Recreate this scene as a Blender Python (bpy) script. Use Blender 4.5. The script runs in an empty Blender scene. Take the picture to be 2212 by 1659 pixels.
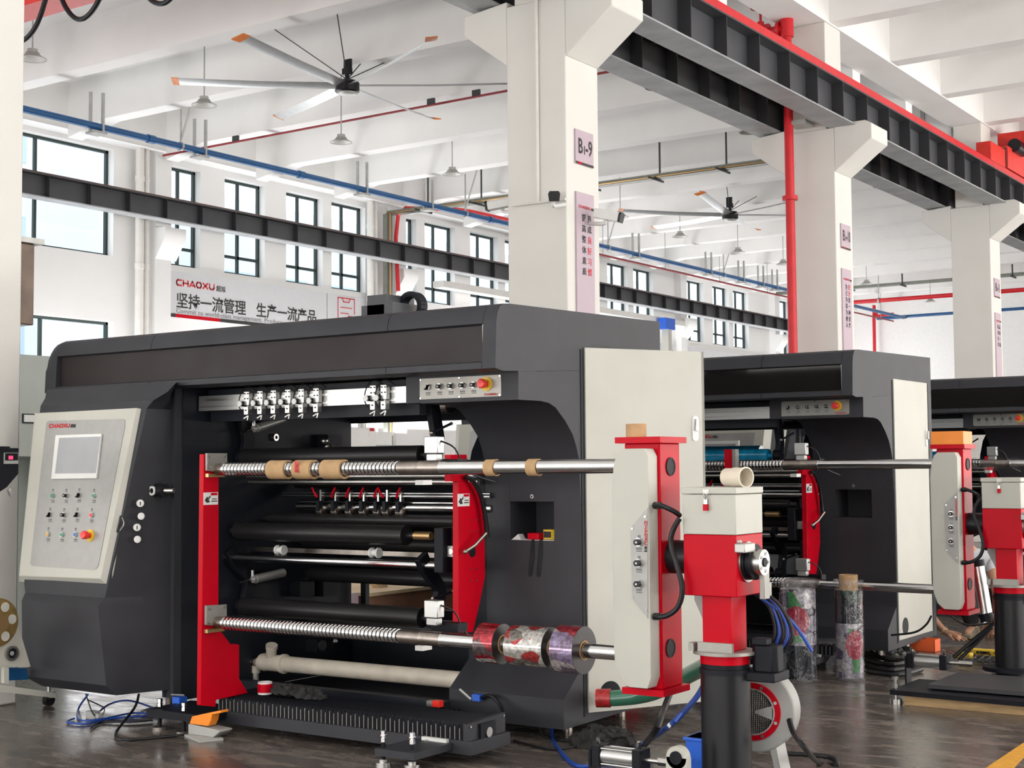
import bpy, bmesh, math, random
from mathutils import Vector, Matrix
random.seed(7)
sc = bpy.context.scene
COL = sc.collection
# ---------------------------------------------------------------- camera
YAW, PIT, ROLL = math.radians(34.519), math.radians(3.324), math.radians(-0.447)
FPX, CX, CY, EYE = 3108.94, 1106.0, 829.5, 1.5
D_ = Vector((-math.sin(YAW)*math.cos(PIT), math.cos(YAW)*math.cos(PIT), math.sin(PIT)))
R0 = Vector((math.cos(YAW), math.sin(YAW), 0)); U0 = R0.cross(D_)
R_ = R0*math.cos(ROLL)+U0*math.sin(ROLL); U_ = U0*math.cos(ROLL)-R0*math.sin(ROLL)
cam = bpy.data.cameras.new('camera'); camo = bpy.data.objects.new('camera', cam); COL.objects.link(camo)
cam.sensor_width = 36; cam.lens = FPX/2212*36; cam.clip_end = 400; cam.clip_start = .1
camo.matrix_world = Matrix(((R_.x, U_.x, -D_.x, 0), (R_.y, U_.y, -D_.y, 0), (R_.z, U_.z, -D_.z, EYE), (0, 0, 0, 1)))
sc.camera = camo
# ---------------------------------------------------------------- world, light, exposure
w = bpy.data.worlds.new('overcast_sky'); sc.world = w; w.use_nodes = True
bg = w.node_tree.nodes['Background']; bg.inputs[0].default_value = (.92, .96, 1, 1); bg.inputs[1].default_value = 3.0
sc.view_settings.view_transform = 'Standard'; sc.view_settings.look = 'None'
sc.view_settings.gamma = 1; sc.view_settings.exposure = -0.26; sc.view_settings.use_curve_mapping = False
sun = bpy.data.lights.new('sun', 'SUN'); sun.energy = 1.0; sun.angle = math.radians(12); sun.color = (1, .95, .87)
suno = bpy.data.objects.new('sun', sun); COL.objects.link(suno)
suno.rotation_euler = (math.radians(62), 0, math.radians(28))
# added area lamps inside the hall, tilted up as fill for ceiling and beams
def opening(name, loc, rot, sx, sy, e, col):  # adds one fill lamp; no opening in a wall belongs to it
    l = bpy.data.lights.new(name, 'AREA'); l.shape = 'RECTANGLE'; l.size = sx; l.size_y = sy; l.energy = e; l.color = col
    o = bpy.data.objects.new(name, l); COL.objects.link(o); o.location = loc; o.rotation_euler = [math.radians(a) for a in rot]; return o
opening('right_ceiling_fill', (11.5, 30, .6), (0, 170, 0), 4, 56, 12500, (1, .975, .94))  # added up-facing lamp near the right wall, brightens the ceiling
opening('near_end_fill', (-9, -6.6, 2.2), (142, 0, 0), 26, 4.5, 3300, (1, .975, .94))  # added lamp at the near end, lights beam fronts and machine fronts
opening('near_left_fill', (-22.6, 5.5, 2.0), (0, -145, 0), 4, 16, 800, (.97, .98, 1))  # added lamp by the near left wall, no gate there
opening('left_bay_ceiling_fill', (-22.3, 37, 2.2), (0, -158, 0), 1.2, 42, 2000, (.99, .99, 1))  # added lamp strip along the window wall, lifts the left bay ceiling
# ---------------------------------------------------------------- measuring helper: photo pixel -> point of a real plane
def U(px, py, X=None, Y=None, Z=None):
    q = D_*FPX+R_*(px-CX)-U_*(py-CY)
    t = X/q.x if X is not None else (Y/q.y if Y is not None else (Z-EYE)/q.z)
    return Vector((0, 0, EYE))+q*t
# ---------------------------------------------------------------- materials
M = {}
def mat(name, col, rough=.5, metal=0, noise=0, nscale=8, bump=0, bscale=60, coat=0, emis=None, spec=.5, stretch=None, rn=0):
    m = bpy.data.materials.new(name); m.use_nodes = True; nt = m.node_tree; b = nt.nodes['Principled BSDF']
    b.inputs['Base Color'].default_value = (*col, 1); b.inputs['Roughness'].default_value = rough
    b.inputs['Metallic'].default_value = metal; b.inputs['Coat Weight'].default_value = coat
    b.inputs['Specular IOR Level'].default_value = spec
    tc = nt.nodes.new('ShaderNodeTexCoord'); vec = tc.outputs['Object']
    if stretch:
        mp = nt.nodes.new('ShaderNodeMapping'); mp.inputs['Scale'].default_value = stretch
        nt.links.new(vec, mp.inputs[0]); vec = mp.outputs[0]
    if noise or rn:
        n = nt.nodes.new('ShaderNodeTexNoise'); n.inputs['Scale'].default_value = nscale; n.inputs['Detail'].default_value = 6
        nt.links.new(vec, n.inputs['Vector'])
        if noise:
            r = nt.nodes.new('ShaderNodeMapRange'); r.inputs[1].default_value = .3; r.inputs[2].default_value = .7
            r.inputs[3].default_value = 1-noise; r.inputs[4].default_value = 1+noise
            nt.links.new(n.outputs[0], r.inputs[0])
            v = nt.nodes.new('ShaderNodeVectorMath'); v.operation = 'SCALE'; v.inputs[0].default_value = col
            nt.links.new(r.outputs[0], v.inputs['Scale']); nt.links.new(v.outputs[0], b.inputs['Base Color'])
        if rn:
            r2 = nt.nodes.new('ShaderNodeMapRange'); r2.inputs[1].default_value = .35; r2.inputs[2].default_value = .65
            r2.inputs[3].default_value = max(rough-rn, .03); r2.inputs[4].default_value = rough+rn
            nt.links.new(n.outputs[0], r2.inputs[0]); nt.links.new(r2.outputs[0], b.inputs['Roughness'])
    if bump:
        n2 = nt.nodes.new('ShaderNodeTexNoise'); n2.inputs['Scale'].default_value = bscale; n2.inputs['Detail'].default_value = 4
        nt.links.new(vec, n2.inputs['Vector'])
        bp = nt.nodes.new('ShaderNodeBump'); bp.inputs['Strength'].default_value = bump; bp.inputs['Distance'].default_value = .01
        nt.links.new(n2.outputs[0], bp.inputs['Height']); nt.links.new(bp.outputs[0], b.inputs['Normal'])
    if emis:
        b.inputs['Emission Color'].default_value = (*emis[0], 1); b.inputs['Emission Strength'].default_value = emis[1]
    M[name] = m; return m
def glass(name, tint, refl=.08, rough=.02, a=.0, col=None):
    m = bpy.data.materials.new(name); m.use_nodes = True; nt = m.node_tree
    for n in list(nt.nodes): nt.nodes.remove(n)
    o = nt.nodes.new('ShaderNodeOutputMaterial'); t = nt.nodes.new('ShaderNodeBsdfTransparent'); t.inputs[0].default_value = (*tint, 1)
    g = nt.nodes.new('ShaderNodeBsdfGlossy'); g.inputs['Roughness'].default_value = rough
    mx = nt.nodes.new('ShaderNodeMixShader'); mx.inputs[0].default_value = refl
    nt.links.new(t.outputs[0], mx.inputs[1]); nt.links.new(g.outputs[0], mx.inputs[2]); nt.links.new(mx.outputs[0], o.inputs[0])
    M[name] = m; return m
mat('plaster', (.74, .72, .68), .85, noise=.035, nscale=1.2, bump=.08, bscale=25)
mat('plaster_cool', (.85, .845, .835), .85, noise=.03, nscale=.8, bump=.05, bscale=25)
mat('ceiling_paint', (.87, .86, .845), .9, noise=.04, nscale=.9, bump=.05, bscale=12)
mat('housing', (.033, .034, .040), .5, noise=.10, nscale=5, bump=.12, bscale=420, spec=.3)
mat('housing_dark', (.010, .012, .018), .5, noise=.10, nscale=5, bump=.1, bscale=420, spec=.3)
mat('hood_film', (.022, .017, .017), .5, spec=.25, noise=.12, nscale=3, rn=.08)
mat('hood_glass', (.012, .010, .010), .06, spec=.7)
mat('black_plate', (.007, .008, .012), .5, spec=.2, noise=.15, nscale=6)
mat('black_rubber', (.010, .010, .012), .36, spec=.3, noise=.1, nscale=8)
mat('roller_dark', (.020, .019, .020), .34, metal=.3, spec=.4, noise=.15, nscale=8, stretch=(.3, 6, 6))
mat('chrome', (.62, .62, .62), .14, metal=1, noise=.05)
mat('steel', (.50, .49, .47), .30, metal=1, noise=.12, nscale=14)
mat('steel_worn', (.34, .30, .27), .34, metal=1, noise=.2, nscale=20)
mat('aluminium', (.50, .50, .49), .34, metal=.85, noise=.06, stretch=(.4, 8, 8))
mat('nickel', (.30, .29, .265), .42, metal=.5, noise=.1)
mat('brass', (.45, .30, .14), .35, metal=.9)
mat('gold_zinc', (.52, .36, .13), .28, metal=.9, noise=.35, nscale=7)
mat('red_paint', (.50, .001, .012), .34, noise=.08, nscale=5, spec=.12)
mat('red_pipe', (.62, .012, .02), .38, noise=.08)
mat('dull_red', (.26, .02, .025), .5, noise=.08)
mat('crane_red', (.72, .03, .018), .45, noise=.08)
mat('blue_pipe', (.008, .085, .24), .42, noise=.1)
mat('blue_plastic', (.02, .12, .62), .4, noise=.05)
mat('blue_hose', (.012, .06, .33), .4)
mat('blue_film', (.01, .22, .40), .12, noise=.3, nscale=12, coat=.5)
mat('cream_paint', (.49, .485, .43), .45, noise=.05, nscale=2.5, bump=.03, bscale=200)
mat('panel_grey', (.34, .335, .325), .42, noise=.04, nscale=20, metal=.25)
mat('screen', (.36, .37, .39), .18, noise=.03)
mat('white_plastic', (.74, .74, .72), .4, noise=.03)
mat('white_pipe', (.78, .76, .72), .5, noise=.04)
mat('pvc', (.55, .50, .42), .45, noise=.12, nscale=10)
mat('pvc_clean', (.68, .61, .50), .35, noise=.05)
mat('cardboard', (.47, .30, .15), .8, noise=.14, nscale=14, bump=.1, bscale=90)
mat('wood', (.50, .33, .16), .7, noise=.25, nscale=6, stretch=(1, 1, 8))
mat('wood_dark', (.30, .15, .09), .7, noise=.25, nscale=4)
mat('orange_plastic', (.88, .26, .02), .4, noise=.05)
mat('orange_card', (.80, .13, .03), .6, noise=.05)
mat('yellow', (.75, .50, .03), .45, noise=.04)
mat('yellow_line', (.74, .36, .03), .45, noise=.15, nscale=20)
mat('estop_red', (.80, .03, .02), .3)
mat('green_btn', (.03, .30, .16), .3); mat('blue_btn', (.05, .16, .50), .3); mat('amber_btn', (.60, .38, .08), .3)
mat('girder', (.055, .057, .064), .5, noise=.1, nscale=3)
mat('girder_dark', (.040, .040, .045), .5, noise=.15, nscale=3)
mat('girder_flange', (.36, .37, .38), .5, metal=.2, noise=.18, nscale=2.5)
mat('rail_rust', (.14, .075, .06), .55, noise=.2, nscale=4)
mat('galv', (.45, .45, .43), .45, metal=.6, noise=.1)
mat('tray_metal', (.24, .25, .22), .5, metal=.5, noise=.1)
mat('dark_steel', (.035, .040, .040), .5, noise=.1)
mat('frame_green', (.022, .040, .035), .45)
mat('sign_pink', (.50, .40, .46), .5, noise=.02)
mat('banner_white', (.62, .62, .64), .55, noise=.02)
mat('ink', (.025, .022, .022), .6); mat('ink_grey', (.16, .16, .17), .6); mat('ink_red', (.62, .02, .03), .5)
mat('black_fabric', (.022, .021, .021), .9, noise=.3, nscale=30, bump=.5, bscale=60)
mat('green_hose', (.04, .16, .10), .25, noise=.12, nscale=5, coat=.4)
mat('red_tape', (.36, .02, .02), .35, noise=.5, nscale=40)
mat('cast_grey', (.36, .36, .345), .45, noise=.06)
mat('skin', (.45, .24, .15), .55, noise=.06, nscale=12)
mat('shirt', (.55, .56, .60), .8, noise=.1, nscale=12); mat('camo', (.20, .17, .11), .8, noise=.7, nscale=14)
mat('hair', (.012, .010, .009), .6); mat('fan_blade', (.55, .57, .58), .3, metal=.7, noise=.05); mat('fan_tip', (.75, .22, .05), .45)
mat('lamp_shell', (.34, .33, .31), .4, metal=.4); mat('lamp_inner', (.62, .61, .58), .4)
mat('brown_metal', (.13, .095, .075), .35, metal=.5, noise=.3, nscale=4)
mat('pale_green', (.40, .43, .40), .5, noise=.03)
mat('led_red', (.2, .01, .01), .4, emis=((1, .04, .12), 4))
mat('building_wall', (.60, .66, .74), .8, noise=.04, nscale=.3); mat('building_glass', (.40, .50, .62), .2)
glass('window_glass', (.95, .98, 1), .05)
glass('clear_film', (.95, .95, .96), .075, .10)
_nt = M['clear_film'].node_tree; _n = _nt.nodes.new('ShaderNodeTexNoise'); _n.inputs['Scale'].default_value = 16; _b = _nt.nodes.new('ShaderNodeBump'); _b.inputs['Strength'].default_value = .5; _b.inputs['Distance'].default_value = .02
_nt.links.new(_n.outputs[0], _b.inputs['Height']); _nt.links.new(_b.outputs[0], [q for q in _nt.nodes if q.type == 'BSDF_GLOSSY'][0].inputs['Normal'])
# polished dark floor
def floor_mat():
    m = mat('floor_concrete', (.09, .062, .057), .2); nt = m.node_tree; b = nt.nodes['Principled BSDF']
    tc = nt.nodes.new('ShaderNodeTexCoord'); mp = nt.nodes.new('ShaderNodeMapping'); mp.inputs['Rotation'].default_value = (0, 0, .6); mp.inputs['Scale'].default_value = (.7, 2.4, 1)
    n = nt.nodes.new('ShaderNodeTexNoise'); n.inputs['Scale'].default_value = 3.4; n.inputs['Detail'].default_value = 12; n.inputs['Roughness'].default_value = .68; n.inputs['Distortion'].default_value = .8
    cr = nt.nodes.new('ShaderNodeValToRGB'); e = cr.color_ramp.elements
    e[0].position = .30; e[0].color = (.046, .038, .033, 1); e[1].position = .70; e[1].color = (.23, .19, .16, 1)
    x = cr.color_ramp.elements.new(.52); x.color = (.115, .097, .085, 1)
    nt.links.new(tc.outputs['Object'], mp.inputs[0]); nt.links.new(mp.outputs[0], n.inputs['Vector']); nt.links.new(n.outputs[0], cr.inputs[0]); nt.links.new(cr.outputs[0], b.inputs['Base Color'])
    r = nt.nodes.new('ShaderNodeMapRange'); r.inputs[3].default_value = .14; r.inputs[4].default_value = .36
    r.inputs[1].default_value = .3; r.inputs[2].default_value = .7; nt.links.new(n.outputs[0], r.inputs[0]); nt.links.new(r.outputs[0], b.inputs['Roughness'])
    bp = nt.nodes.new('ShaderNodeBump'); bp.inputs['Strength'].default_value = .03; bp.inputs['Distance'].default_value = .02
    nt.links.new(n.outputs[0], bp.inputs['Height']); nt.links.new(bp.outputs[0], b.inputs['Normal'])
floor_mat()
# printed laminated film: coloured blocks on shiny silver
def film_mat(name, cols, base, axis, scale, rough=.16, metal=.55):
    m = mat(name, base, rough, metal=metal, coat=.5); nt = m.node_tree; b = nt.nodes['Principled BSDF']
    tc = nt.nodes.new('ShaderNodeTexCoord'); mp = nt.nodes.new('ShaderNodeMapping'); mp.inputs['Scale'].default_value = scale
    vo = nt.nodes.new('ShaderNodeTexVoronoi'); vo.inputs['Scale'].default_value = 1; vo.inputs['Randomness'].default_value = .9
    cr = nt.nodes.new('ShaderNodeValToRGB'); cr.color_ramp.interpolation = 'CONSTANT'
    while len(cr.color_ramp.elements) < len(cols): cr.color_ramp.elements.new(.5)
    for i, (p, c) in enumerate(cols): cr.color_ramp.elements[i].position = p; cr.color_ramp.elements[i].color = (*c, 1)
    sp = nt.nodes.new('ShaderNodeSeparateColor')
    n = nt.nodes.new('ShaderNodeTexNoise'); n.inputs['Scale'].default_value = 55; n.inputs['Detail'].default_value = 3
    v = nt.nodes.new('ShaderNodeMix'); v.data_type = 'RGBA'; v.blend_type = 'MULTIPLY'; v.inputs[0].default_value = .75
    n3 = nt.nodes.new('ShaderNodeMapRange'); n3.inputs[1].default_value = .35; n3.inputs[2].default_value = .65; n3.inputs[3].default_value = .35; n3.inputs[4].default_value = 1.2
    nt.links.new(tc.outputs['Object'], mp.inputs[0]); nt.links.new(mp.outputs[0], vo.inputs['Vector']); nt.links.new(vo.outputs['Color'], sp.inputs[0]); nt.links.new(sp.outputs[0], cr.inputs[0])
    nt.links.new(tc.outputs['Object'], n.inputs['Vector']); nt.links.new(n.outputs[0], n3.inputs[0])
    nt.links.new(cr.outputs[0], v.inputs[6]); nt.links.new(n3.outputs[0], v.inputs[7]); nt.links.new(v.outputs[2], b.inputs['Base Color'])
film_mat('film_red', [(0, (.35, .02, .03)), (.35, (.7, .68, .66)), (.55, (.50, .03, .05)), (.8, (.12, .09, .09))], (.6, .6, .6), 'X', (9, 26, 26))
film_mat('film_silver', [(0, (.60, .58, .55)), (.3, (.22, .20, .18)), (.5, (.50, .05, .05)), (.72, (.62, .60, .56))], (.6, .6, .6), 'X', (14, 22, 22))
film_mat('film_violet', [(0, (.20, .14, .22)), (.3, (.55, .50, .50)), (.55, (.28, .22, .36)), (.75, (.42, .05, .07)), (.9, (.2, .32, .2))], (.6, .6, .6), 'X', (11, 15, 15))
film_mat('film_dark', [(0, (.012, .015, .025)), (.45, (.02, .012, .02)), (.65, (.02, .035, .05)), (.8, (.02, .05, .035)), (.9, (.22, .015, .03))], (.3, .3, .3), 'Z', (9, 9, 5), .12, .1)
film_mat('film_pattern', [(0, (.34, .32, .37)), (.35, (.12, .10, .17)), (.55, (.48, .45, .47)), (.88, (.06, .04, .07))], (.4, .4, .4), 'Z', (10, 10, 14), .12, .15)
mat('film_green', (.06, .22, .08), .15, noise=.35, nscale=25, coat=.5); mat('film_berry', (.34, .02, .05), .15, noise=.35, nscale=60, coat=.5)
mat('film_edge', (.028, .024, .024), .3, metal=.1, noise=.15, nscale=60)
# ---------------------------------------------------------------- mesh builder
class MB:
    def __init__(s): s.v = []; s.f = []; s.m = []; s.mats = []; s.cur = 0
    def use(s, name):
        if name not in s.mats: s.mats.append(name)
        s.cur = s.mats.index(name); return s
    def add(s, vs, fs):
        o = len(s.v); s.v += [Vector(p) for p in vs]
        for f in fs: s.f.append([i+o for i in f]); s.m.append(s.cur)
        return s
    def box(s, a, b, bev=0):
        x0, y0, z0 = [min(a[i], b[i]) for i in range(3)]; x1, y1, z1 = [max(a[i], b[i]) for i in range(3)]
        if bev:
            c = bev; ring = [(x0+c, y0), (x1-c, y0), (x1, y0+c), (x1, y1-c), (x1-c, y1), (x0+c, y1), (x0, y1-c), (x0, y0+c)]
            return s.prism([(p[0], p[1], z0) for p in ring], (0, 0, z1-z0))
        return s.add([(x0,y0,z0),(x1,y0,z0),(x1,y1,z0),(x0,y1,z0),(x0,y0,z1),(x1,y0,z1),(x1,y1,z1),(x0,y1,z1)],
                     [(0,3,2,1),(4,5,6,7),(0,1,5,4),(1,2,6,5),(2,3,7,6),(3,0,4,7)])
    def prism(s, poly, d):
        n = len(poly); d = Vector(d); p = [Vector(q) for q in poly]
        return s.add(p+[q+d for q in p], [list(range(n))[::-1], list(range(n, 2*n))]+[(i, (i+1) % n, n+(i+1) % n, n+i) for i in range(n)])
    def loft(s, rings, cap=True):
        n = len(rings[0]); vs = [p for r in rings for p in r]; fs = []
        for k in range(len(rings)-1):
            for i in range(n): fs.append((k*n+i, k*n+(i+1) % n, (k+1)*n+(i+1) % n, (k+1)*n+i))
        if cap: fs.append(list(range(n))[::-1]); fs.append(list(range((len(rings)-1)*n, len(rings)*n)))
        return s.add(vs, fs)
    def lathe(s, c, axis, prof, n=24, cap=True):
        c = Vector(c); ax = Vector(axis).normalized(); t = Vector((0, 0, 1)) if abs(ax.z) < .9 else Vector((1, 0, 0))
        e1 = ax.cross(t).normalized(); e2 = ax.cross(e1)
        rings = [[c+ax*h+(e1*math.cos(2*math.pi*i/n)+e2*math.sin(2*math.pi*i/n))*r for i in range(n)] for h, r in prof]
        return s.loft(rings, cap)
    def cyl(s, a, b, r, n=20, r2=None):
        a = Vector(a); b = Vector(b); return s.lathe(a, b-a, [(0, r), ((b-a).length, r if r2 is None else r2)], n)
    def ring(s, a, b, r, ri, n=28):
        a = Vector(a); b = Vector(b); L = (b-a).length
        return s.lathe(a, b-a, [(0, ri), (0, r), (L, r), (L, ri), (0, ri)], n, False)
    def tube(s, pts, r, n=8, smooth=4, closed=False):
        p = [Vector(q) for q in pts]
        if smooth > 1 and len(p) > 2:
            out = []
            for i in range(len(p)-1):
                p0 = p[max(i-1, 0)]; p1 = p[i]; p2 = p[i+1]; p3 = p[min(i+2, len(p)-1)]
                for k in range(smooth):
                    t = k/smooth
                    out.append(.5*((2*p1)+(p2-p0)*t+(2*p0-5*p1+4*p2-p3)*t*t+(3*p1-p0-3*p2+p3)*t**3))
            p = out+[p[-1]]
        rings = []; e1 = None
        for i in range(len(p)):
            d = (p[min(i+1, len(p)-1)]-p[max(i-1, 0)])
            if d.length < 1e-9: d = Vector((0, 0, 1))
            d.normalize()
            if e1 is None: t = Vector((0, 0, 1)) if abs(d.z) < .9 else Vector((1, 0, 0)); e1 = d.cross(t).normalized()
            else: e1 = (e1-d*e1.dot(d)).normalized()
            e2 = d.cross(e1); rr = r(i/(len(p)-1)) if callable(r) else r
            rings.append([p[i]+(e1*math.cos(2*math.pi*k/n)+e2*math.sin(2*math.pi*k/n))*rr for k in range(n)])
        return s.loft(rings)
    def sphere(s, c, r, n=16, sc=(1, 1, 1)):
        c = Vector(c); rings = []
        for j in range(n//2+1):
            a = math.pi*j/(n//2); rr = max(math.sin(a), .002)
            rings.append([c+Vector((math.cos(2*math.pi*i/n)*rr*r*sc[0], math.sin(2*math.pi*i/n)*rr*r*sc[1], -math.cos(a)*r*sc[2])) for i in range(n)])
        return s.loft(rings)
    def build(s, name, m=None, parent=None, bevel=0, ang=35, kind=None):
        me = bpy.data.meshes.new(name); org = Vector((0, 0, 0))
        if parent is not None: org = Vector(parent['_o']) if '_o' in parent else Vector((0, 0, 0))
        else:
            lo = Vector([min(v[i] for v in s.v) for i in range(3)]); hi = Vector([max(v[i] for v in s.v) for i in range(3)])
            org = Vector(((lo.x+hi.x)/2, (lo.y+hi.y)/2, lo.z))
        me.from_pydata([v-org for v in s.v], [], s.f)
        for q in (s.mats or [m]): me.materials.append(M[q] if isinstance(q, str) else q)
        if s.mats: me.polygons.foreach_set('material_index', s.m)
        bm = bmesh.new(); bm.from_mesh(me); bmesh.ops.recalc_face_normals(bm, faces=bm.faces); bm.to_mesh(me); bm.free()
        me.polygons.foreach_set('use_smooth', [True]*len(me.polygons)); me.set_sharp_from_angle(angle=math.radians(ang)); me.update()
        o = bpy.data.objects.new(name, me); COL.objects.link(o)
        if parent is not None: o.parent = parent
        else: o.location = org
        o['_o'] = list(org)
        if bevel:
            b = o.modifiers.new('bevel', 'BEVEL'); b.width = bevel; b.segments = 2; b.limit_method = 'ANGLE'; b.angle_limit = math.radians(40)
        if kind: o['kind'] = kind
        return o
def empty(name, loc, label, cat, group=None):
    o = bpy.data.objects.new(name, None); COL.objects.link(o); o.location = loc; o.empty_display_size = .1
    o['_o'] = list(loc); return tag(o, label, cat, group)
def tag(o, label=None, cat=None, group=None, kind=None):
    if label: o['label'] = label
    if cat: o['category'] = cat
    if group: o['group'] = group
    if kind: o['kind'] = kind
    return o
def children(o): return [c for c in bpy.data.objects if c.parent is o]
KIDS = None
def copy_tree(o, parent=None, skip=()):
    c = o.copy(); COL.objects.link(c); c.parent = parent
    for ch in children(o):
        if ch.name.split('.')[0] not in skip: copy_tree(ch, c, skip)
    return c
def place_copy(o, d, label, group=None, skip=()):
    c = copy_tree(o, None, skip); c.location = Vector(o.location)+Vector(d); c['label'] = label; c['_o'] = list(c.location)
    if group: c['group'] = group
    return c
def text(name, body, size, m, parent, org, right, up, bold=0, xs=1, align='LEFT', depth=.002, ls=1.0, cs=1.0, width=None):
    cu = bpy.data.curves.new(name, 'FONT'); cu.body = body; cu.size = size; cu.offset = bold; cu.extrude = depth/2
    cu.align_x = align; cu.space_line = ls; cu.space_character = cs; cu.resolution_u = 2
    t = bpy.data.objects.new(name, cu); COL.objects.link(t); bpy.context.view_layer.update()
    me = bpy.data.meshes.new_from_object(t.evaluated_get(bpy.context.evaluated_depsgraph_get()))
    if width: xx = [v.co.x for v in me.vertices]; xs = width/(max(xx)-min(xx))
    bpy.data.objects.remove(t); r = Vector(right).normalized(); u = Vector(up).normalized(); n = r.cross(u)
    base = Vector(parent['_o']); org = Vector(org)
    for v in me.vertices: v.co = org+r*v.co.x*xs+u*v.co.y+n*(v.co.z+depth/2)-base
    me.materials.clear(); me.materials.append(M[m])
    o = bpy.data.objects.new(name, me); COL.objects.link(o); o.parent = parent; o['_o'] = list(base); return o
# the wide lettered word mark, drawn as strokes on a 1.35 x 1 cell per letter
GLY = {'C': [[(1.2, 0), (.25, 0), (0, .3), (0, .7), (.25, 1), (1.2, 1)]], 'H': [[(0, 0), (0, 1)], [(0, .5), (1.2, .5)], [(1.2, 0), (1.2, 1)]],
       'A': [[(-.05, 0), (.62, 1), (1.3, 0)], [(.5, .22), (1.1, .22)]], 'O': [[(.25, 0), (0, .3), (0, .7), (.25, 1), (.95, 1), (1.2, .7), (1.2, .3), (.95, 0), (.25, 0)]],
       'X': [[(0, 0), (1.2, 1)], [(0, 1), (1.2, 0)]], 'U': [[(0, 1), (0, .3), (.25, 0), (.95, 0), (1.2, .3), (1.2, 1)]]}
def logo(parent, org, right, up, h, word='CHAOXU', zh=True, zhm='ink'):
    mb = MB(); r = Vector(right).normalized(); u = Vector(up).normalized(); n = r.cross(u); org = Vector(org); th = h*.12; x = 0; hh = h*.76
    for ch in word:
        for st in GLY[ch]:
            for a, b in zip(st[:-1], st[1:]):
                A = Vector((x+a[0]*hh, a[1]*hh)); B = Vector((x+b[0]*hh, b[1]*hh)); d = (B-A).normalized(); q = Vector((-d.y, d.x))*th; A = A-d*th*.8; B = B+d*th*.8
                mb.prism([org+r*(p.x+th)+u*(p.y+th)+n*.0008 for p in (A-q, B-q, B+q, A+q)], n*.0015)
        x += 1.2*hh+th*3.2
    mb.build('logo', 'ink_red', parent)
    if zh: text('logo_characters', '超旭', h*.95, zhm, parent, org+r*(x+th*1.5)+u*(.02*h), right, up, xs=1, bold=h*.012)
    return x
# ================================================================ SETTING
XW, YB = -23.0, 59.0
ZC, ZB = 9.0, 8.15
def struct(mb, name, m=None, parent=None, **k): return mb.build(name, m, parent, kind='structure', **k)
struct(MB().box((XW, -7, -.2), (13, YB, 0)), 'floor', 'floor_concrete')
mat('yard', (.62, .61, .58), .9, noise=.1)
struct(MB().box((-140, -120, -.5), (140, 160, -.25)), 'ground', 'yard')
struct(MB().box((XW-.3, -7, ZC), (13, YB+.3, ZC+.25)), 'ceiling', 'ceiling_paint')
YCOL = [-2.3, 5.28, 12.67, 20.11, 27.93, 35.55, 43.2, 50.85]
# ceiling beams across and along
mb = MB(); mb.box((-8.75, -7, ZB-.02), (-8.1, YB, ZC)); struct(mb, 'ceiling_beam', 'ceiling_paint')
struct(MB().box((XW, -7, ZB-.05), (XW+.4, YB, ZC)), 'ceiling_beam', 'ceiling_paint')
ybs = []
for a, b in zip(YCOL, YCOL[1:]+[58.5]):
    for k in range(3): ybs.append(a+.33+(b-a)*k/3)
def zhaunch(x0, x1, y):
    mb = MB(); L = 1.1; d = .22
    mb.prism([(x0, y-.17, ZC), (x0, y-.17, ZB-d), (x0+L, y-.17, ZB), (x1-L, y-.17, ZB), (x1, y-.17, ZB-d), (x1, y-.17, ZC)], (0, .34, 0)); return mb
for y in ybs:
    struct(zhaunch(XW+.4, -8.75, y), 'ceiling_beam', 'ceiling_paint')
    struct(MB().box((-8.1, y-.17, ZB), (13, y+.17, ZC)), 'ceiling_beam', 'ceiling_paint')
# window wall ------------------------------------------------
WIN = []
def win(px0, px1, z0, z1, mull, py=450, y0=None):
    ya = y0 if y0 is not None else U(px0, py, X=XW).y
    WIN.append((ya, U(px1, py, X=XW).y, z0, z1, mull))
win(0, 245, 5.83, 8.0, (.52,), y0=15.6)
win(0, 245, 3.6, 4.5, (.22, .56), py=720, y0=15.6)
for p0, p1 in ((365, 433), (485, 572), (618, 697), (716, 789), (862, 899), (917, 982), (1015, 1075), (1090, 1140), (1310, 1355), (1366, 1409), (1456, 1468), (1479, 1517), (1536, 1571), (1580, 1613), (1661, 1701), (1716, 1745), (1760, 1800), (1853, 1870)):
    win(p0, p1, 5.83, 7.95, (.47,) if p1-p0 > 13 else ())
for ya, yb in ((-5, -3), (-1, 2.5), (6.5, 8.6), (9.3, 11.9), (13.6, 15.2)): WIN.append((ya, yb, 5.83, 8.0, (.5,)))
def holes(mb, x0, x1, y0, y1, z0, z1, hs):
    ys = sorted({y0, y1, *[h[0] for h in hs], *[h[1] for h in hs]}); zs = sorted({z0, z1, *[h[2] for h in hs], *[h[3] for h in hs]})
    for a, b in zip(ys, ys[1:]):
        run = None
        for c, d in zip(zs, zs[1:]):
            hole = any(h[0] <= (a+b)/2 <= h[1] and h[2] <= (c+d)/2 <= h[3] for h in hs)
            if hole:
                if run: mb.box((x0, a, run[0]), (x1, b, run[1])); run = None
            else: run = (run[0] if run else c, d)
        if run: mb.box((x0, a, run[0]), (x1, b, run[1]))
mb = MB(); holes(mb, XW-.28, XW, -7, YB, 0, ZC, WIN); struct(mb, 'wall_left', 'plaster_cool')
mat('white_wash', (.92, .915, .90), .9, noise=.02)
struct(MB().box((XW, YB, 0), (13, YB+.3, ZC)), 'wall_back', 'white_wash')
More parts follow.
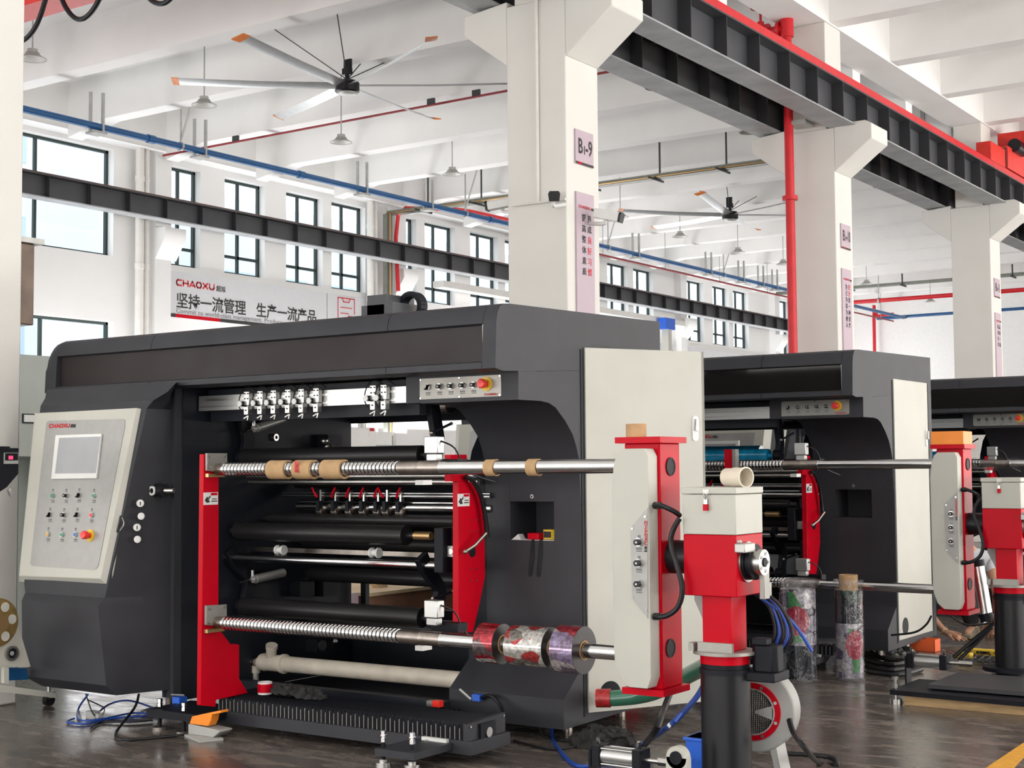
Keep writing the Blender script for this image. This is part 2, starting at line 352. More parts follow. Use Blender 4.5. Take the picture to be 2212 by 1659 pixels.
# unseen sides of the hall: solid walls with the same high windows
hs = [(y+.9, y+3.0, 5.6, 8.0) for y in range(-6, 56, 4)]
mb = MB(); holes(mb, 13.0, 13.28, -7, YB, 0, ZC, hs); struct(mb, 'wall_right', 'plaster_cool')
mb = MB()
xs_ = [XW]+[v for k in range(8) for v in (-21+k*4, -18.6+k*4)]+[13.28]
mb.box((XW, -7.3, 0), (13.28, -7, 5.2)); mb.box((XW, -7.3, 8), (13.28, -7, ZC))
for k in range(0, len(xs_), 2): mb.box((xs_[k], -7.3, 5.2), (xs_[k+1], -7, 8))
struct(mb, 'wall_front', 'plaster_cool')
for i, (ya, yb, z0, z1, mull) in enumerate(WIN):
    t = .055; xf = XW-.24; mb = MB()
    mb.box((xf, ya, z0), (xf+.07, ya+t, z1)); mb.box((xf, yb-t, z0), (xf+.07, yb, z1)); mb.box((xf, ya, z0), (xf+.07, yb, z0+t)); mb.box((xf, ya, z1-t), (xf+.07, yb, z1))
    r = struct(mb, 'window_%d' % (i+1), 'frame_green')
    m2 = MB()
    for q in mull: m2.box((xf, ya+(yb-ya)*q-.03, z0+t), (xf+.06, ya+(yb-ya)*q+.03, z1-t))
    if z1-z0 > 1.5 and ya > 19: m2.box((xf, ya+t, 6.20), (xf+.06, yb-t, 6.26))
    if m2.v: m2.build('mullion', 'frame_green', r)
    MB().box((xf+.025, ya+t, z0+t), (xf+.031, yb-t, z1-t)).build('pane', 'window_glass', r)
# piers with crane brackets on the window wall
HX = U(357, 500, Y=20.13).x; HZ = U(357, 510, Y=20.13).z; HB = U(322, 560, Y=20.13).z; HW = U(402, 500, X=HX).y-20.13; print('haunch', HX, HZ, HB, HW)
for i, y in enumerate(YCOL[1:]):
    mb = MB().box((XW, y+.02, 0), (XW+.25, y+.45, ZB))
    mb.prism([(XW+.25, y+.02, 6.50), (HX, y+.02, 6.50), (HX, y+.02, HZ), (XW+.25, y+.02, HB)], (0, HW, 0))
    struct(mb, 'wall_pier', 'plaster_cool')
# main column row
for i, y in enumerate(YCOL[1:]):
    mb = MB().box((-8.75, y, 0), (-8.0, y+.66, 6.5)).box((-8.66, y+.02, 6.5), (-8.12, y+.64, ZB-.02))
    mb.prism([(-8.75, y, 5.85), (-9.32, y, 6.28), (-9.32, y, 6.50), (-8.75, y, 6.56)], (0, .66, 0))
    mb.prism([(-8.0, y, 5.84), (-7.42, y, 6.27), (-7.42, y, 6.49), (-7.52, y, 6.55), (-8.0, y, 6.55)], (0, .66, 0))
    struct(mb, 'column', 'plaster', bevel=.012)
# buildings outside the windows
for (x0, x1, y0, y1, h, lab) in ((-47, -40, 8, 33, 16, 'pale factory block outside the windows nearest the camera'), (-52, -44, 42, 78, 13, 'pale factory block outside the far end windows'), (-62, -56, -20, 6, 20, 'tall pale block outside beyond the left windows')):
    b = MB().box((x0, y0, -.2), (x1, y1, h)); o = b.build('building', 'building_wall'); tag(o, lab, 'building')
    g = MB()
    for k in range(int((y1-y0)/3.2)):
        for z in range(1, int(h/3.4)+1): g.box((x1-.05, y0+.8+k*3.2, z*3.4-1.9), (x1+.03, y0+2.6+k*3.2, z*3.4-.3))
    g.build('windows', 'building_glass', o)
# yellow line on the floor
p = [U(2122, 1665, Z=0), U(2185, 1665, Z=0), U(2222, 1625, Z=0), U(2222, 1598, Z=0)]
tag(MB().prism([(q.x, q.y, .0005) for q in p], (0, 0, .0025)).build('floor_marking', 'yellow_line'), 'yellow painted line on the floor at the right edge', 'floor marking')
# ================================================================ OVERHEAD
def girder(x, y0, y1, z0, h, fw, label, step=.95, rail='rail_rust', railh=.05, dark='girder', off=0, both=True):
    r = empty('crane_runway_beam', (x, (y0+y1)/2, z0), label, 'crane beam')
    MB().box((x-.012, y0, z0+.02), (x+.012, y1, z0+h-.02)).build('web', dark, r)
    MB().box((x-fw/2, y0, z0), (x+fw/2, y1, z0+.022)).build('bottom_flange', 'girder_flange', r)
    MB().box((x-fw/2, y0, z0+h-.022), (x+fw/2, y1, z0+h)).build('top_flange', dark, r)
    MB().box((x-.05, y0, z0+h), (x+.05, y1, z0+h+railh)).build('rail', rail, r)
    y = y0+off; k = 0
    while y < y1 and k < 60:
        MB().box((x+.012, y-.006, z0+.022), (x+fw/2-.01, y+.006, z0+h-.022)).build('stiffener', 'girder_dark', r)
        y += step; k += 1
    return r
g1 = girder(-7.87, 4.5, 40, 6.50, .56, .40, 'dark crane runway beam with a red rail along its top, above the machine side', .95, 'red_pipe', .05)
cl = MB()
for k in range(40): cl.box((-7.95, 5+k*.9, 7.06), (-7.75, 5.05+k*.9, 7.125))
cl.build('rail_clip', 'red_pipe', g1)
MB().box((-7.74, 4.5, 7.06), (-7.675, 40, 7.17)).build('conductor_cover', 'red_pipe', g1)
girder(-9.06, 4.5, 40, 6.55, .56, .40, 'dark crane runway beam on the window side of the columns', .95, 'rail_rust', .05, 'girder_dark')
girder(-22.05, 4.5, 56, 6.52, .44, .30, 'long dark crane runway beam in front of the tall windows', .95)
for y, wh in ((13.9, 'just past the nearest column'), (16.2, 'midway between the nearest and second columns'), (18.6, 'just before the second column'), (21.5, 'just past the second column'), (24.1, 'midway between the second and third columns')):
    mb = MB().box((-8.9, y, 6.98), (-8.05, y+.09, 7.05)); tag(mb.build('cross_brace', 'girder_dark'), 'dark steel brace between the two column crane beams, '+wh, 'brace', 'braces between the column crane beams')
# overhead cranes
q = U(2125, 345, X=-7.87)
r = empty('crane_end_carriage', (-7.87, q.y+.6, 7.16), 'red end carriage of the crane riding on the red rail at the right', 'crane')
MB().box((-8.01, q.y, 7.22), (-7.73, q.y+.95, 7.58)).build('buffer_box', 'crane_red', r, bevel=.01)
MB().box((-8.05, q.y+1.0, 7.22), (-7.69, q.y+4.2, 7.66)).build('carriage_beam', 'crane_red', r, bevel=.01)
MB().box((-8.02, q.y+.95, 7.24), (-7.72, q.y+1.0, 7.62)).build('bolted_flange', 'dark_steel', r)
MB().cyl((-7.65, q.y+1.3, 7.72), (-7.65, q.y+1.9, 7.72), .13).build('motor', 'black_rubber', r)
for k in (0.25, 3.7): MB().cyl((-7.93, q.y+k, 7.235), (-7.81, q.y+k, 7.235), .12).build('wheel', 'dark_steel', r)
MB().box((-8.05, q.y+1.6, 7.66), (12, q.y+2.2, 8.05)).build('bridge_beam', 'crane_red', r)
yb = U(42, 52, Z=7.1).y-.42
r = empty('overhead_crane', (-15, yb, 7.1), 'red overhead crane bridge beam with looping cables at the upper left', 'crane')
MB().box((-21.8, yb, 7.1), (-9.3, yb+.42, 7.14)).build('bottom_flange', 'crane_red', r)
MB().box((-21.8, yb+.04, 7.14), (-9.3, yb+.38, 7.75)).build('bridge_beam', 'crane_red', r)
MB().box((-21.9, yb+.01, 7.55), (-9.1, yb+.03, 7.575)).build('festoon_track', 'galv', r)
for ye in (-22.05, -9.06): MB().box((ye-.14, yb-1.2, 7.125), (ye+.14, yb+1.6, 7.3)).build('end_carriage', 'crane_red', r)
for pts in ([(-40, -60), (-15, 30), (20, 88), (44, 90), (66, 74), (85, 40), (104, -20)], [(125, -25), (140, 12), (156, 34), (172, 42), (190, 34), (208, 10), (226, -28)], [(300, -40), (322, -4), (345, 8), (368, -2), (392, -40)], [(470, -60), (500, -20), (530, -60)]):
    MB().tube([U(a, b, Y=yb-.03) for a, b in pts], .030, 8, 5).build('festoon_cable', 'black_rubber', r)
# ceiling fans
def fan(c, a0, label):
    r = empty('ceiling_fan', c, label, 'fan', 'large ceiling fans'); c = Vector(c)
    MB().lathe(c-Vector((0, 0, .14)), (0, 0, 1), [(.02, .17), (.04, .20), (.18, .20), (.21, .17)], 32).build('hub', 'black_rubber', r)
    MB().lathe(c-Vector((0, 0, .16)), (0, 0, 1), [(0, .10), (.02, .15), (.04, .16)], 32).build('hub_cover', 'galv', r)
    MB().cyl(c+Vector((0, 0, .1)), c+Vector((0, 0, .42)), .035).box(c+Vector((-.07, -.05, .18)), c+Vector((.07, .05, .28))).build('drop_tube', 'black_rubber', r)
    MB().box(c+Vector((-.13, .06, .20)), c+Vector((.02, .10, .46))).build('mounting_plate', 'black_rubber', r)
    for k in range(6):
        a = a0+k*math.pi/3; d = Vector((math.cos(a), math.sin(a), 0)); s = Vector((-d.y, d.x, 0)); mb = MB(); rings = []
        for t, dz in ((.19, 0), (1.4, .01), (2.7, .05)):
            p = c+d*t+Vector((0, 0, dz)); rings.append([p-s*.09+Vector((0, 0, -.035)), p+Vector((0, 0, -.012)), p+s*.09+Vector((0, 0, .03)), p+Vector((0, 0, .022))])
        bl = mb.loft(rings).build('blade', 'fan_blade', r)
        p = c+d*2.7; mb = MB().loft([[p-s*.10+Vector((0, 0, .01)), p+s*.10+Vector((0, 0, .075)), p+s*.10+Vector((0, 0, .085)), p-s*.10+Vector((0, 0, .05))], [p+d*.12-s*.16+Vector((0, 0, .03)), p+d*.12+s*.05+Vector((0, 0, .085)), p+d*.12+s*.05+Vector((0, 0, .10)), p+d*.12-s*.16+Vector((0, 0, .05))]])
        mb.build('blade_tip', 'fan_tip', bl)
    for k, (dx, dy, dz) in enumerate(((-1.25, -.55, 1.1), (-.05, -.2, 1.2), (.2, .1, .35), (.45, .6, .5))):
        MB().tube([c+Vector((0, 0, .1)), c+Vector((dx, dy, dz))], .009, 6, 1).build('guy_wire', 'dark_steel', r)
fc = U(750, 185, Z=7.72); fan(tuple(fc), math.atan2((U(1125, 188, Z=7.72)-fc).y, (U(1125, 188, Z=7.72)-fc).x), 'huge six blade ceiling fan with orange tips left of the nearest column')
fc = U(1577, 464, Z=7.72); fan(tuple(fc), math.atan2((U(1336, 460, Z=7.72)-fc).y, (U(1336, 460, Z=7.72)-fc).x), 'huge six blade ceiling fan with orange tips beyond the nearest column')
# high bay lamps
LAMPS = [(70, 128, 'by the left column under the red crane'), (441, 228, 'above the blue pipe left of the big fan'), (737, 308, 'below the hub of the big fan'), (977, 377, 'high between the big fan and the nearest column'),
         (1421, 190, 'just right of the nearest column under the dark crane beam'), (1621, 286, 'beside the second column bracket'), (1469, 512, 'below the far fan'), (1340, 470, 'beside the camera on the nearest column'), (1594, 546, 'beyond the far fan'), (1692, 571, 'left of the red riser pipe'),
         (1907, 403, 'right of the second column'), (2189, 522, 'right of the third column'), (1872, 614, 'far off right of the second column'), (2010, 652, 'farthest, above the red pipe')]
for i, (px, py, lab) in enumerate(LAMPS):
    c = U(px, py, Z=7.55)
    r = empty('high_bay_lamp', tuple(c), 'grey bell shaped ceiling lamp '+lab, 'lamp', 'high bay lamps')
    MB().lathe(c, (0, 0, 1), [(0, .205), (.01, .205), (.035, .15), (.075, .105), (.095, .10), (.10, .08)], 28, False).build('shade', 'lamp_shell', r)
    MB().lathe(c, (0, 0, 1), [(.004, .20), (.034, .142), (.07, .095), (.072, .0)], 28, False).build('reflector', 'lamp_inner', r)
    MB().cyl(c+Vector((0, 0, .10)), c+Vector((0, 0, .15)), .075).build('driver_housing', 'galv', r)
    MB().cyl(c+Vector((0, 0, .15)), (c.x, c.y, ZC), .012, 8).build('rod', 'galv', r)
# blue fire pipe along the window side, with twin hangers
XP, ZP = -20.0, 7.50
r = empty('fire_pipe', (XP, 30, ZP), 'long blue pipe hung under the ceiling along the window wall', 'pipe')
MB().cyl((XP, 13.0, ZP), (XP, 57.4, ZP), .062).build('pipe_run', 'blue_pipe', r)
MB().tube([(XP, 57.2, ZP), (XP, 57.7, ZP+.05), (XP+.6, 57.9, ZP+.1), (6, 57.9, ZP+.1)], .062, 12, 4).build('pipe_run', 'blue_pipe', r)
for px in (325, 650, 1060): y = U(px, 400, X=XP).y; MB().cyl((XP, y-.08, ZP), (XP, y+.08, ZP), .078).build('coupling', 'blue_pipe', r)
for px in (208, 432, 783, 925, 1372, 1528, 1598, 1640, 1670):
    y = U(px, 400, X=XP).y; m2 = MB()
    for dy in (-.09, .09): m2.box((XP-.03+dy*.6, y+dy-.02, ZP-.12), (XP+.02+dy*.6, y+dy+.02, ZP+.60))
    m2.box((XP-.14, y-.13, ZP-.14), (XP+.12, y+.13, ZP-.10)); m2.build('hanger', 'galv', r)
for px in (390, 1005, 1312, 1560):
    y = U(px, 400, X=XP).y; m2 = MB(); m2.cyl((XP, y, ZP+.05), (XP, y, ZP+.95), .018, 8); m2.cyl((XP, y, ZP+.1), (XP+.28, y+.1, ZP+1.05), .018, 8); m2.ring((XP, y-.02, ZP), (XP, y+.02, ZP), .085, .06); m2.build('sway_brace', 'galv', r)
r = empty('sprinkler_pipe', (XP+.35, 40, ZP-.12), 'thin red pipe running beside the far stretch of blue pipe', 'pipe')
MB().cyl((XP-.30, 33, ZP-.16), (XP-.30, 57, ZP-.16), .03, 10).build('pipe_run', 'dull_red', r)
for k in range(7): MB().cyl((XP-.3, 34+k*3.6, ZP-.14), (XP-.3, 34+k*3.6, ZC), .012, 8).build('hanger', 'galv', r)
# thin red pipe across the hall under the ceiling
a = U(366, 330, Z=8.02); b = U(1092, 196, Z=8.02); y = (a.y+b.y)/2
r = empty('sprinkler_pipe', ((a.x+b.x)/2, y, 8.0), 'thin dark red pipe crossing under a ceiling beam behind the big fan', 'pipe')
MB().cyl((-22.6, y, 8.0), (-8.8, y, 8.0), .022, 10).build('pipe_run', 'dull_red', r)
for x in (-20.5, -15.6, -14.6, -11.2): MB().box((x-.08, y-.02, 8.0), (x+.08, y+.02, 8.12)).build('bracket', 'dark_steel', r)
y = U(1490, 148, Z=8.0).y if False else y
# red pipe elbow high on the window wall, right of the tray drop
p = U(860, 465, X=-22.5)
r = empty('sprinkler_pipe', tuple(p), 'short red pipe with elbow high on the window wall beside the cable tray', 'pipe')
MB().tube([(p.x, p.y, p.z-1.9), (p.x, p.y, p.z), (p.x+.9, p.y+.1, p.z+.05), (p.x+1.6, p.y+.9, p.z+.05), (p.x+2.1, p.y+5.5, p.z-.1)], .05, 10, 3).build('pipe_run', 'red_pipe', r)
# cable tray crossing the hall
yt = 27.55; zt = 7.82
r = empty('cable_tray', (-17, yt, zt), 'brown metal cable tray crossing the hall and dropping down the window wall', 'cable tray')
MB().box((-22.7, yt, zt), (-10.3, yt+.24, zt+.015)).box((-22.7, yt, zt), (-10.3, yt+.012, zt+.09)).box((-22.7, yt+.228, zt), (-10.3, yt+.24, zt+.09)).build('tray', 'tray_metal', r)
MB().box((-22.74, yt-.1, .5), (-22.6, yt+.1, zt)).build('drop_tray', 'tray_metal', r)
MB().cyl((-22.55, yt-.05, .5), (-22.55, yt-.05, zt), .025, 8).cyl((-22.7, yt-.02, zt+.02), (-10.3, yt-.02, zt+.02), .02, 8).build('cable_bundle', 'brass', r)
for k in range(8):
    x = -21.6+k*1.62; MB().box((x-.015, yt-.25, zt-.045), (x+.015, yt+.42, zt)).box((x-.015, yt+.25, zt), (x+.015, yt+.28, ZC-.02)).build('hanger', 'dark_steel', r)
y2 = U(1860, 622, Z=zt).y
r = empty('cable_tray', (-13, y2, zt), 'grey metal cable tray far off between the second and third columns', 'cable tray')
MB().box((-22, y2, zt), (2, y2+.24, zt+.10)).build('tray', 'tray_metal', r)
for k in range(12): x = -21+k*1.9; MB().box((x-.02, y2-.2, zt-.05), (x+.02, y2+.4, zt)).box((x-.02, y2-.02, zt), (x+.02, y2+.02, ZC)).build('hanger', 'dark_steel', r)
zr = 7.3; y3 = U(1860, 652, Z=zr).y
r = empty('fire_pipe', (-13, y3, zr), 'bright red pipe crossing far off behind the second and third columns', 'pipe')
MB().cyl((-19, y3, zr), (4, y3, zr), .075, 12).build('pipe_run', 'red_pipe', r)
for k in range(6): x = -18+k*3.2; MB().ring((x-.03, y3, zr), (x+.03, y3, zr), .10, .075).cyl((x, y3, zr+.08), (x, y3, ZC), .015, 8).build('hanger', 'galv', r)
p = U(1888, 690, Y=58.4)
r = empty('fire_pipe', (p.x, 58.4, 0), 'red pipe standing against the far white wall', 'pipe')
MB().tube([(p.x, 58.4, 0), (p.x, 58.4, p.z), (p.x+.15, 58.4, p.z+.12), (p.x+.9, 58.2, p.z+.15)], .07, 10, 3).build('pipe_run', 'red_pipe', r)
# red riser with valve on the second column
b = U(1707, 400, X=-7.9); yr = 19.72; xr = U(1708, 500, Y=yr).x
r = empty('fire_riser_pipe', (xr, yr, 0), 'tall red riser pipe in front of the second column with a wheel valve on top', 'pipe')
MB().cyl((xr, yr, 0), (xr, yr, 7.9), .068, 16).build('riser', 'red_pipe', r)
zf = U(1708, 428, Y=yr).z; MB().cyl((xr, yr, zf-.03), (xr, yr, zf+.03), .115).build('flange', 'red_pipe', r)
zf = U(1700, 268, Y=yr).z; MB().box((xr, yr-.03, zf-.03), (xr+.28, yr+.3, zf+.03)).build('pipe_clamp', 'galv', r)
zt2 = min(U(1700, 45, Y=yr).z, 8.12); print('riser', zt2, xr); MB().cyl((xr, yr, zt2-.25), (xr, yr, zt2+.1), .10).cyl((xr-.7, yr, zt2-.12), (xr, yr, zt2-.12), .07).build('tee', 'red_pipe', r)
for dx in (-.12, -.30, -.55): MB().cyl((xr+dx-.02, yr, zt2-.12), (xr+dx+.02, yr, zt2-.12), .13).build('flange', 'red_pipe', r)
v = MB().cyl((xr-.42, yr, zt2-.2), (xr-.42, yr, zt2+.06), .09, r2=.05).cyl((xr-.42, yr, zt2), (xr-.42, yr, zt2+.3), .02, 8).build('valve_body', 'red_pipe', r)
MB().ring((xr-.42, yr, zt2+.27), (xr-.42, yr, zt2+.30), .15, .12).box((xr-.54, yr-.012, zt2+.275), (xr-.30, yr+.012, zt2+.295)).build('hand_wheel', 'red_pipe', v)
MB().cyl((xr-1.1, yr, zt2-.12), (xr-.7, yr, zt2-.12), .06).build('branch', 'red_pipe', r)
# galvanised hangers seen above the red rail
for i, (px, py0, py1) in enumerate(((1897, 168, 208), (1922, 180, 230), (1959, 215, 250), (1994, 225, 275), (2018, 238, 290))):
    q = U(px, py1, X=-9.3); t = U(px, py0, X=-9.3)
    tag(MB().box((q.x-.04, q.y-.04, 7.05), (q.x+.04, q.y+.04, ZC)).build('hanger_rod', 'galv'), 'pale steel hanger strip behind the red crane rail, '+('leftmost', 'second from the left', 'middle one', 'fourth from the left', 'rightmost')[i]+' of five', 'hanger', 'hangers behind the red rail')
# downpipes on the window wall
for px, lab, rr in ((302, 'wider white drain pipe on the window wall left of the banner', .085), (317, 'narrower white drain pipe on the window wall left of the banner', .05), (800, 'wider white drain pipe on the window wall right of the banner', .085), (811, 'narrower white drain pipe on the window wall right of the banner', .05)):
    q = U(px, 420, X=-22.78); mb = MB().cyl((q.x, q.y, 0), (q.x, q.y, ZB), rr, 16)
    for z in (3.2, 5.6, 7.4): mb.cyl((q.x, q.y, z), (q.x, q.y, z+.12), rr*1.15, 16)
    tag(mb.build('drain_pipe', 'white_pipe'), lab, 'pipe')
# ================================================================ SIGNS
yA = U(366, 640, X=XW+.05).y; zA = 5.69; zBn = 4.72
r = empty('wall_banner', (XW+.05, yA, zBn), 'long white wall banner with a red word mark and large black Chinese slogan', 'banner')
yM = U(707, 640, X=XW+.05).y; yE = yM+1.6
MB().box((XW+.02, yA, zBn), (XW+.05, yM-.02, zA)).build('banner_panel', 'banner_white', r)
MB().box((XW+.02, yM+.01, zBn), (XW+.05, yE, zA)).build('banner_panel', 'banner_white', r)
RY, UZ = (0, 1, 0), (0, 0, 1)
MB().box((XW+.05, yA, zBn), (XW+.055, yA+.17, zBn+.075)).box((XW+.05, yA+1.45, zBn), (XW+.055, yM-.02, zBn+.075)).build('dark_stripe', 'ink', r)
MB().box((XW+.05, yA+.17, zBn), (XW+.055, yA+1.45, zBn+.075)).build('red_stripe', 'red_paint', r)
XB = XW+.052
Yb = lambda px, py=650: U(px, py, X=XB).y
logo(r, (XB, Yb(380), zA-.30), RY, UZ, .145)
for a, b, s in ((380, 531, '坚持一流管理'), (553, 684, '生产一流产品')):
    n = len(s); w0 = Yb(a); pw = (Yb(b)-w0)/n
    for k, ch in enumerate(s): text('slogan_character', ch, pw*1.02, 'ink', r, (XB, w0+pw*k, zA-.735), RY, UZ, bold=.0045)
text('english_lettering', 'Commit to world-class management.', .135, 'ink_grey', r, (XB, Yb(380), zBn+.10), RY, UZ, width=Yb(566)-Yb(380))
text('english_lettering', 'Produce world-class products.', .135, 'ink_grey', r, (XB, Yb(571), zBn+.10), RY, UZ, width=(Yb(566)-Yb(380))*.84)
m2 = MB()
def strokes(m2, o, pts, wd, nx=.003):
    for a, b in zip(pts[:-1], pts[1:]):
        A = Vector(a); B = Vector(b); d = (B-A).normalized(); q = Vector((-d.y, d.x))*wd/2
        m2.prism([(o[0]+nx, o[1]+p.x, o[2]+p.y) for p in (A-q-d*wd/2, B-q+d*wd/2, B+q+d*wd/2, A+q-d*wd/2)], (.003, 0, 0))
o0 = (XW+.05, yM+.38, zBn+.05)
strokes(m2, o0, [(0, .1), (0, .85), (.6, .85), (.6, .5)], .025); strokes(m2, o0, [(0, .1), (.35, .1)], .025)
strokes(m2, o0, [(.15, .85), (.2, .76), (.4, .76), (.45, .85)], .025); strokes(m2, o0, [(.1, .62), (.5, .62)], .02); strokes(m2, o0, [(.1, .48), (.38, .48)], .02); strokes(m2, o0, [(.1, .34), (.3, .34)], .02)
strokes(m2, o0, [(.38, .1), (.38, .42), (.78, .42), (.78, .1), (.38, .1)], .025); m2.build('icon', 'ink_red', r)
r = empty('wall_banner', (XW+.05, 47, 4.7), 'far white wall banner showing the end of a red word mark above the second machine', 'banner')
ya = U(1445, 740, X=XW+.05).y; r.location.y = ya; r['_o'] = [XW+.05, ya, 4.7]
MB().box((XW+.02, ya-1, 4.72), (XW+.05, ya+9, 5.6)).build('banner_panel', 'banner_white', r); logo(r, (XW+.052, ya+.1, 5.2), RY, UZ, .2)
def col_sign(y, num, lines, red, lab, n):
    x = -8.0; ys = y+.16; ye = y+.52
    r = empty('number_sign', (x+.02, ys, 4.72), 'small pink sign reading %s on %s' % (num, lab), 'sign')
    MB().box((x+.001, ys, 4.72), (x+.02, ye, 5.09)).build('sign_plate', 'sign_pink', r)
    MB().box((x+.02, ys, 4.72), (x+.022, ye, 4.745)).build('dark_stripe', 'ink', r); MB().box((x+.022, ys+.04, 4.72), (x+.024, ys+.11, 4.745)).build('red_stripe', 'red_paint', r)
    tx = text('sign_lettering', 'B', .23, 'ink', r, (x+.021, ys+.045, 4.84), RY, UZ, bold=.004, xs=.75)
    text('sign_lettering', '1', .13, 'ink', r, (x+.021, ys+.15, 4.84), RY, UZ, bold=.003, xs=.8)
    text('sign_lettering', '-'+num.split('-')[1], .23, 'ink', r, (x+.021, ys+.195, 4.84), RY, UZ, bold=.004, xs=.75 if len(num) < 5 else .52)
    zt, zb = 4.42, 3.02
    r = empty('slogan_sign', (x+.02, ys, zb), 'tall pink sign with two columns of Chinese characters on %s' % lab, 'sign')
    MB().box((x+.001, ys, zb), (x+.02, ye, zt)).build('sign_plate', 'sign_pink', r)
    MB().box((x+.02, ys, zb), (x+.022, ye, zb+.03)).build('dark_stripe', 'ink', r); MB().box((x+.022, ys+.08, zb), (x+.024, ys+.16, zb+.03)).build('red_stripe', 'red_paint', r)
    logo(r, (x+.021, ys+.045, zt-.17), RY, UZ, .032)
    for j, (ln, rd) in enumerate(zip(lines, red)):
        for k, ch in enumerate(ln):
            text('character', ch, .085, 'ink_red' if k in rd else 'ink', r, (x+.021, ys+(.215 if j == 0 else .105), zt-.30-k*(.115 if len(ln) < 7 else .095)), RY, UZ, bold=.001)
col_sign(YCOL[2], 'B1-9', ('养成良好习惯', '提高整体素质'), ((2, 3, 4, 5), ()), 'the nearest column', 0)
col_sign(YCOL[3], 'B1-10', ('安全是一种责任', '为己为家为他人'), ((0, 1), ()), 'the second column', 1)
col_sign(YCOL[4], 'B1-11', ('品质一流', '追求完美'), ((), ()), 'the third column', 2)
# conduits and cameras on nearest column
y = YCOL[2]
q = U(1160, 200, Y=y-.03); q2 = U(1160, 436, Y=y-.03)
r = empty('cable_conduit', (q.x, y-.03, q2.z), 'thin white conduit running down the face of the nearest column', 'conduit')
MB().cyl((q.x, y-.03, q2.z), (q.x, y-.03, 8.1), .018, 8).build('vertical_run', 'white_pipe', r)
a = U(1106, 444, Y=y-.03); b = U(1222, 430, Y=y-.03); MB().tube([a, b], .014, 8, 1).build('cross_run', 'white_pipe', r)
def camera(p, d, label, arm):
    p = Vector(p); d = Vector(d).normalized(); s = d.cross(Vector((0, 0, 1))).normalized(); u = s.cross(d)
    r = empty('security_camera', tuple(p), label, 'camera')
    R = lambda t: [p+d*t+s*a+u*b for a, b in ((-.05, -.045), (.05, -.045), (.06, .03), (.045, .055), (-.045, .055), (-.06, .03))]
    MB().loft([R(-.14), R(.15)]).build('camera_body', 'white_plastic', r, bevel=.006)
    MB().loft([[p+d*t+s*a*1.04+u*b*1.04 for a, b in ((-.05, -.045), (.05, -.045), (.06, .03), (.045, .055), (-.045, .055), (-.06, .03))] for t in (.151, .175)]).build('lens_front', 'black_rubber', r)
    MB().tube([p-u*.05, p-u*.09-d*.02, Vector(arm)], .022, 10, 3).build('bracket', 'white_plastic', r)
camera(U(1196, 426, Y=y-.22), (.55, -.8, -.15), 'white camera with a black face mounted on the front of the nearest column', (U(1220, 442, Y=y).x, y, U(1220, 442, Y=y).z))
camera(U(1311, 466, Y=y+.40), (.85, .15, -.22), 'white camera pointing right off the side of the nearest column', (-8.0, y+.42, U(1300, 478, Y=y+.4).z))
camera(U(1083, 441, Y=y+.15), (-.95, -.3, -.12), 'white camera pointing left at the edge of the nearest column', (-8.75, y+.05, U(1098, 455, Y=y).z))
# ================================================================ MACHINES
def UP(px, py, p, n):
    q = D_*FPX+R_*(px-CX)-U_*(py-CY); o = Vector((0, 0, EYE)); n = Vector(n)
    return o+q*((Vector(p)-o).dot(n)/q.dot(n))
XR, XRI = -4.25, -4.90           # right cabinet outer / inner faces
XL = -6.69                       # inner face of the left side plate
YS = 5.81                        # the two outer winding shafts
ZS1, ZS2 = 1.503, .640
NX, NY = (1, 0, 0), (0, -1, 0)
def knob(mb, c, n, r, h): mb.cyl(c, Vector(c)+Vector(n)*h, r, 16)
def button(parent, c, n, kind, s=1.0, up=(0, 0, 1)):
    c = Vector(c); n = Vector(n).normalized(); u = Vector(up); sd = u.cross(n).normalized(); u = n.cross(sd)
    if kind == 'estop':
        MB().cyl(c, c+n*.006*s, .040*s, 24).build('emergency_stop_collar', 'yellow', parent)
        MB().lathe(c, n, [(0, .016*s), (.025*s, .016*s), (.03*s, .025*s), (.055*s, .027*s), (.062*s, .022*s), (.064*s, 0)], 22).build('emergency_stop', 'estop_red', parent); return
    mb = MB().use('chrome').ring(c, c+n*.012*s, .0165*s, .0125*s, 20)
    if kind == 'selector':
        mb.use('black_rubber').cyl(c, c+n*.012*s, .013*s); mb.prism([c+n*.012*s+sd*a*s+u*b*s for a, b in ((-.013, -.016), (-.004, -.016), (.010, .014), (.001, .014))], n*.014*s)
        mb.use('white_plastic').prism([c+n*.0265*s+sd*a*s+u*b*s for a, b in ((-.005, -.006), (-.002, -.006), (.009, .013), (.006, .013))], n*.001*s)
    elif kind == 'knob': mb.use('black_rubber').cyl(c, c+n*.026*s, .012*s).use('white_plastic').cyl(c+n*.026*s, c+n*.0265*s, .004*s, 8)
    else: mb.use(kind).cyl(c, c+n*.014*s, .0125*s)
    mb.build('selector_switch' if kind in ('selector', 'knob') else 'push_button', None, parent)
def marks(parent, cs, right, up, m='ink_grey', s=1.0):
    r = Vector(right).normalized(); u = Vector(up).normalized(); n = r.cross(u)
    for c, cols in cs:
        c = Vector(c); mb = MB()
        for row, (hh, gap, k) in enumerate(((.010, .0, 3), (.004, .014, 7))):
            wd = .034/k
            for i in range(k):
                o = c+r*(-.017+i*wd)*s*cols-u*(gap+hh)*s; mb.prism([o, o+r*wd*.68*s*cols, o+r*wd*.68*s*cols+u*hh*s, o+u*hh*s], n*.0008)
        mb.build('button_caption', m, parent)
def clips(mb, c, d, n, r=.006): mb.cyl(c, Vector(c)+Vector(n)*.004, r, 10)
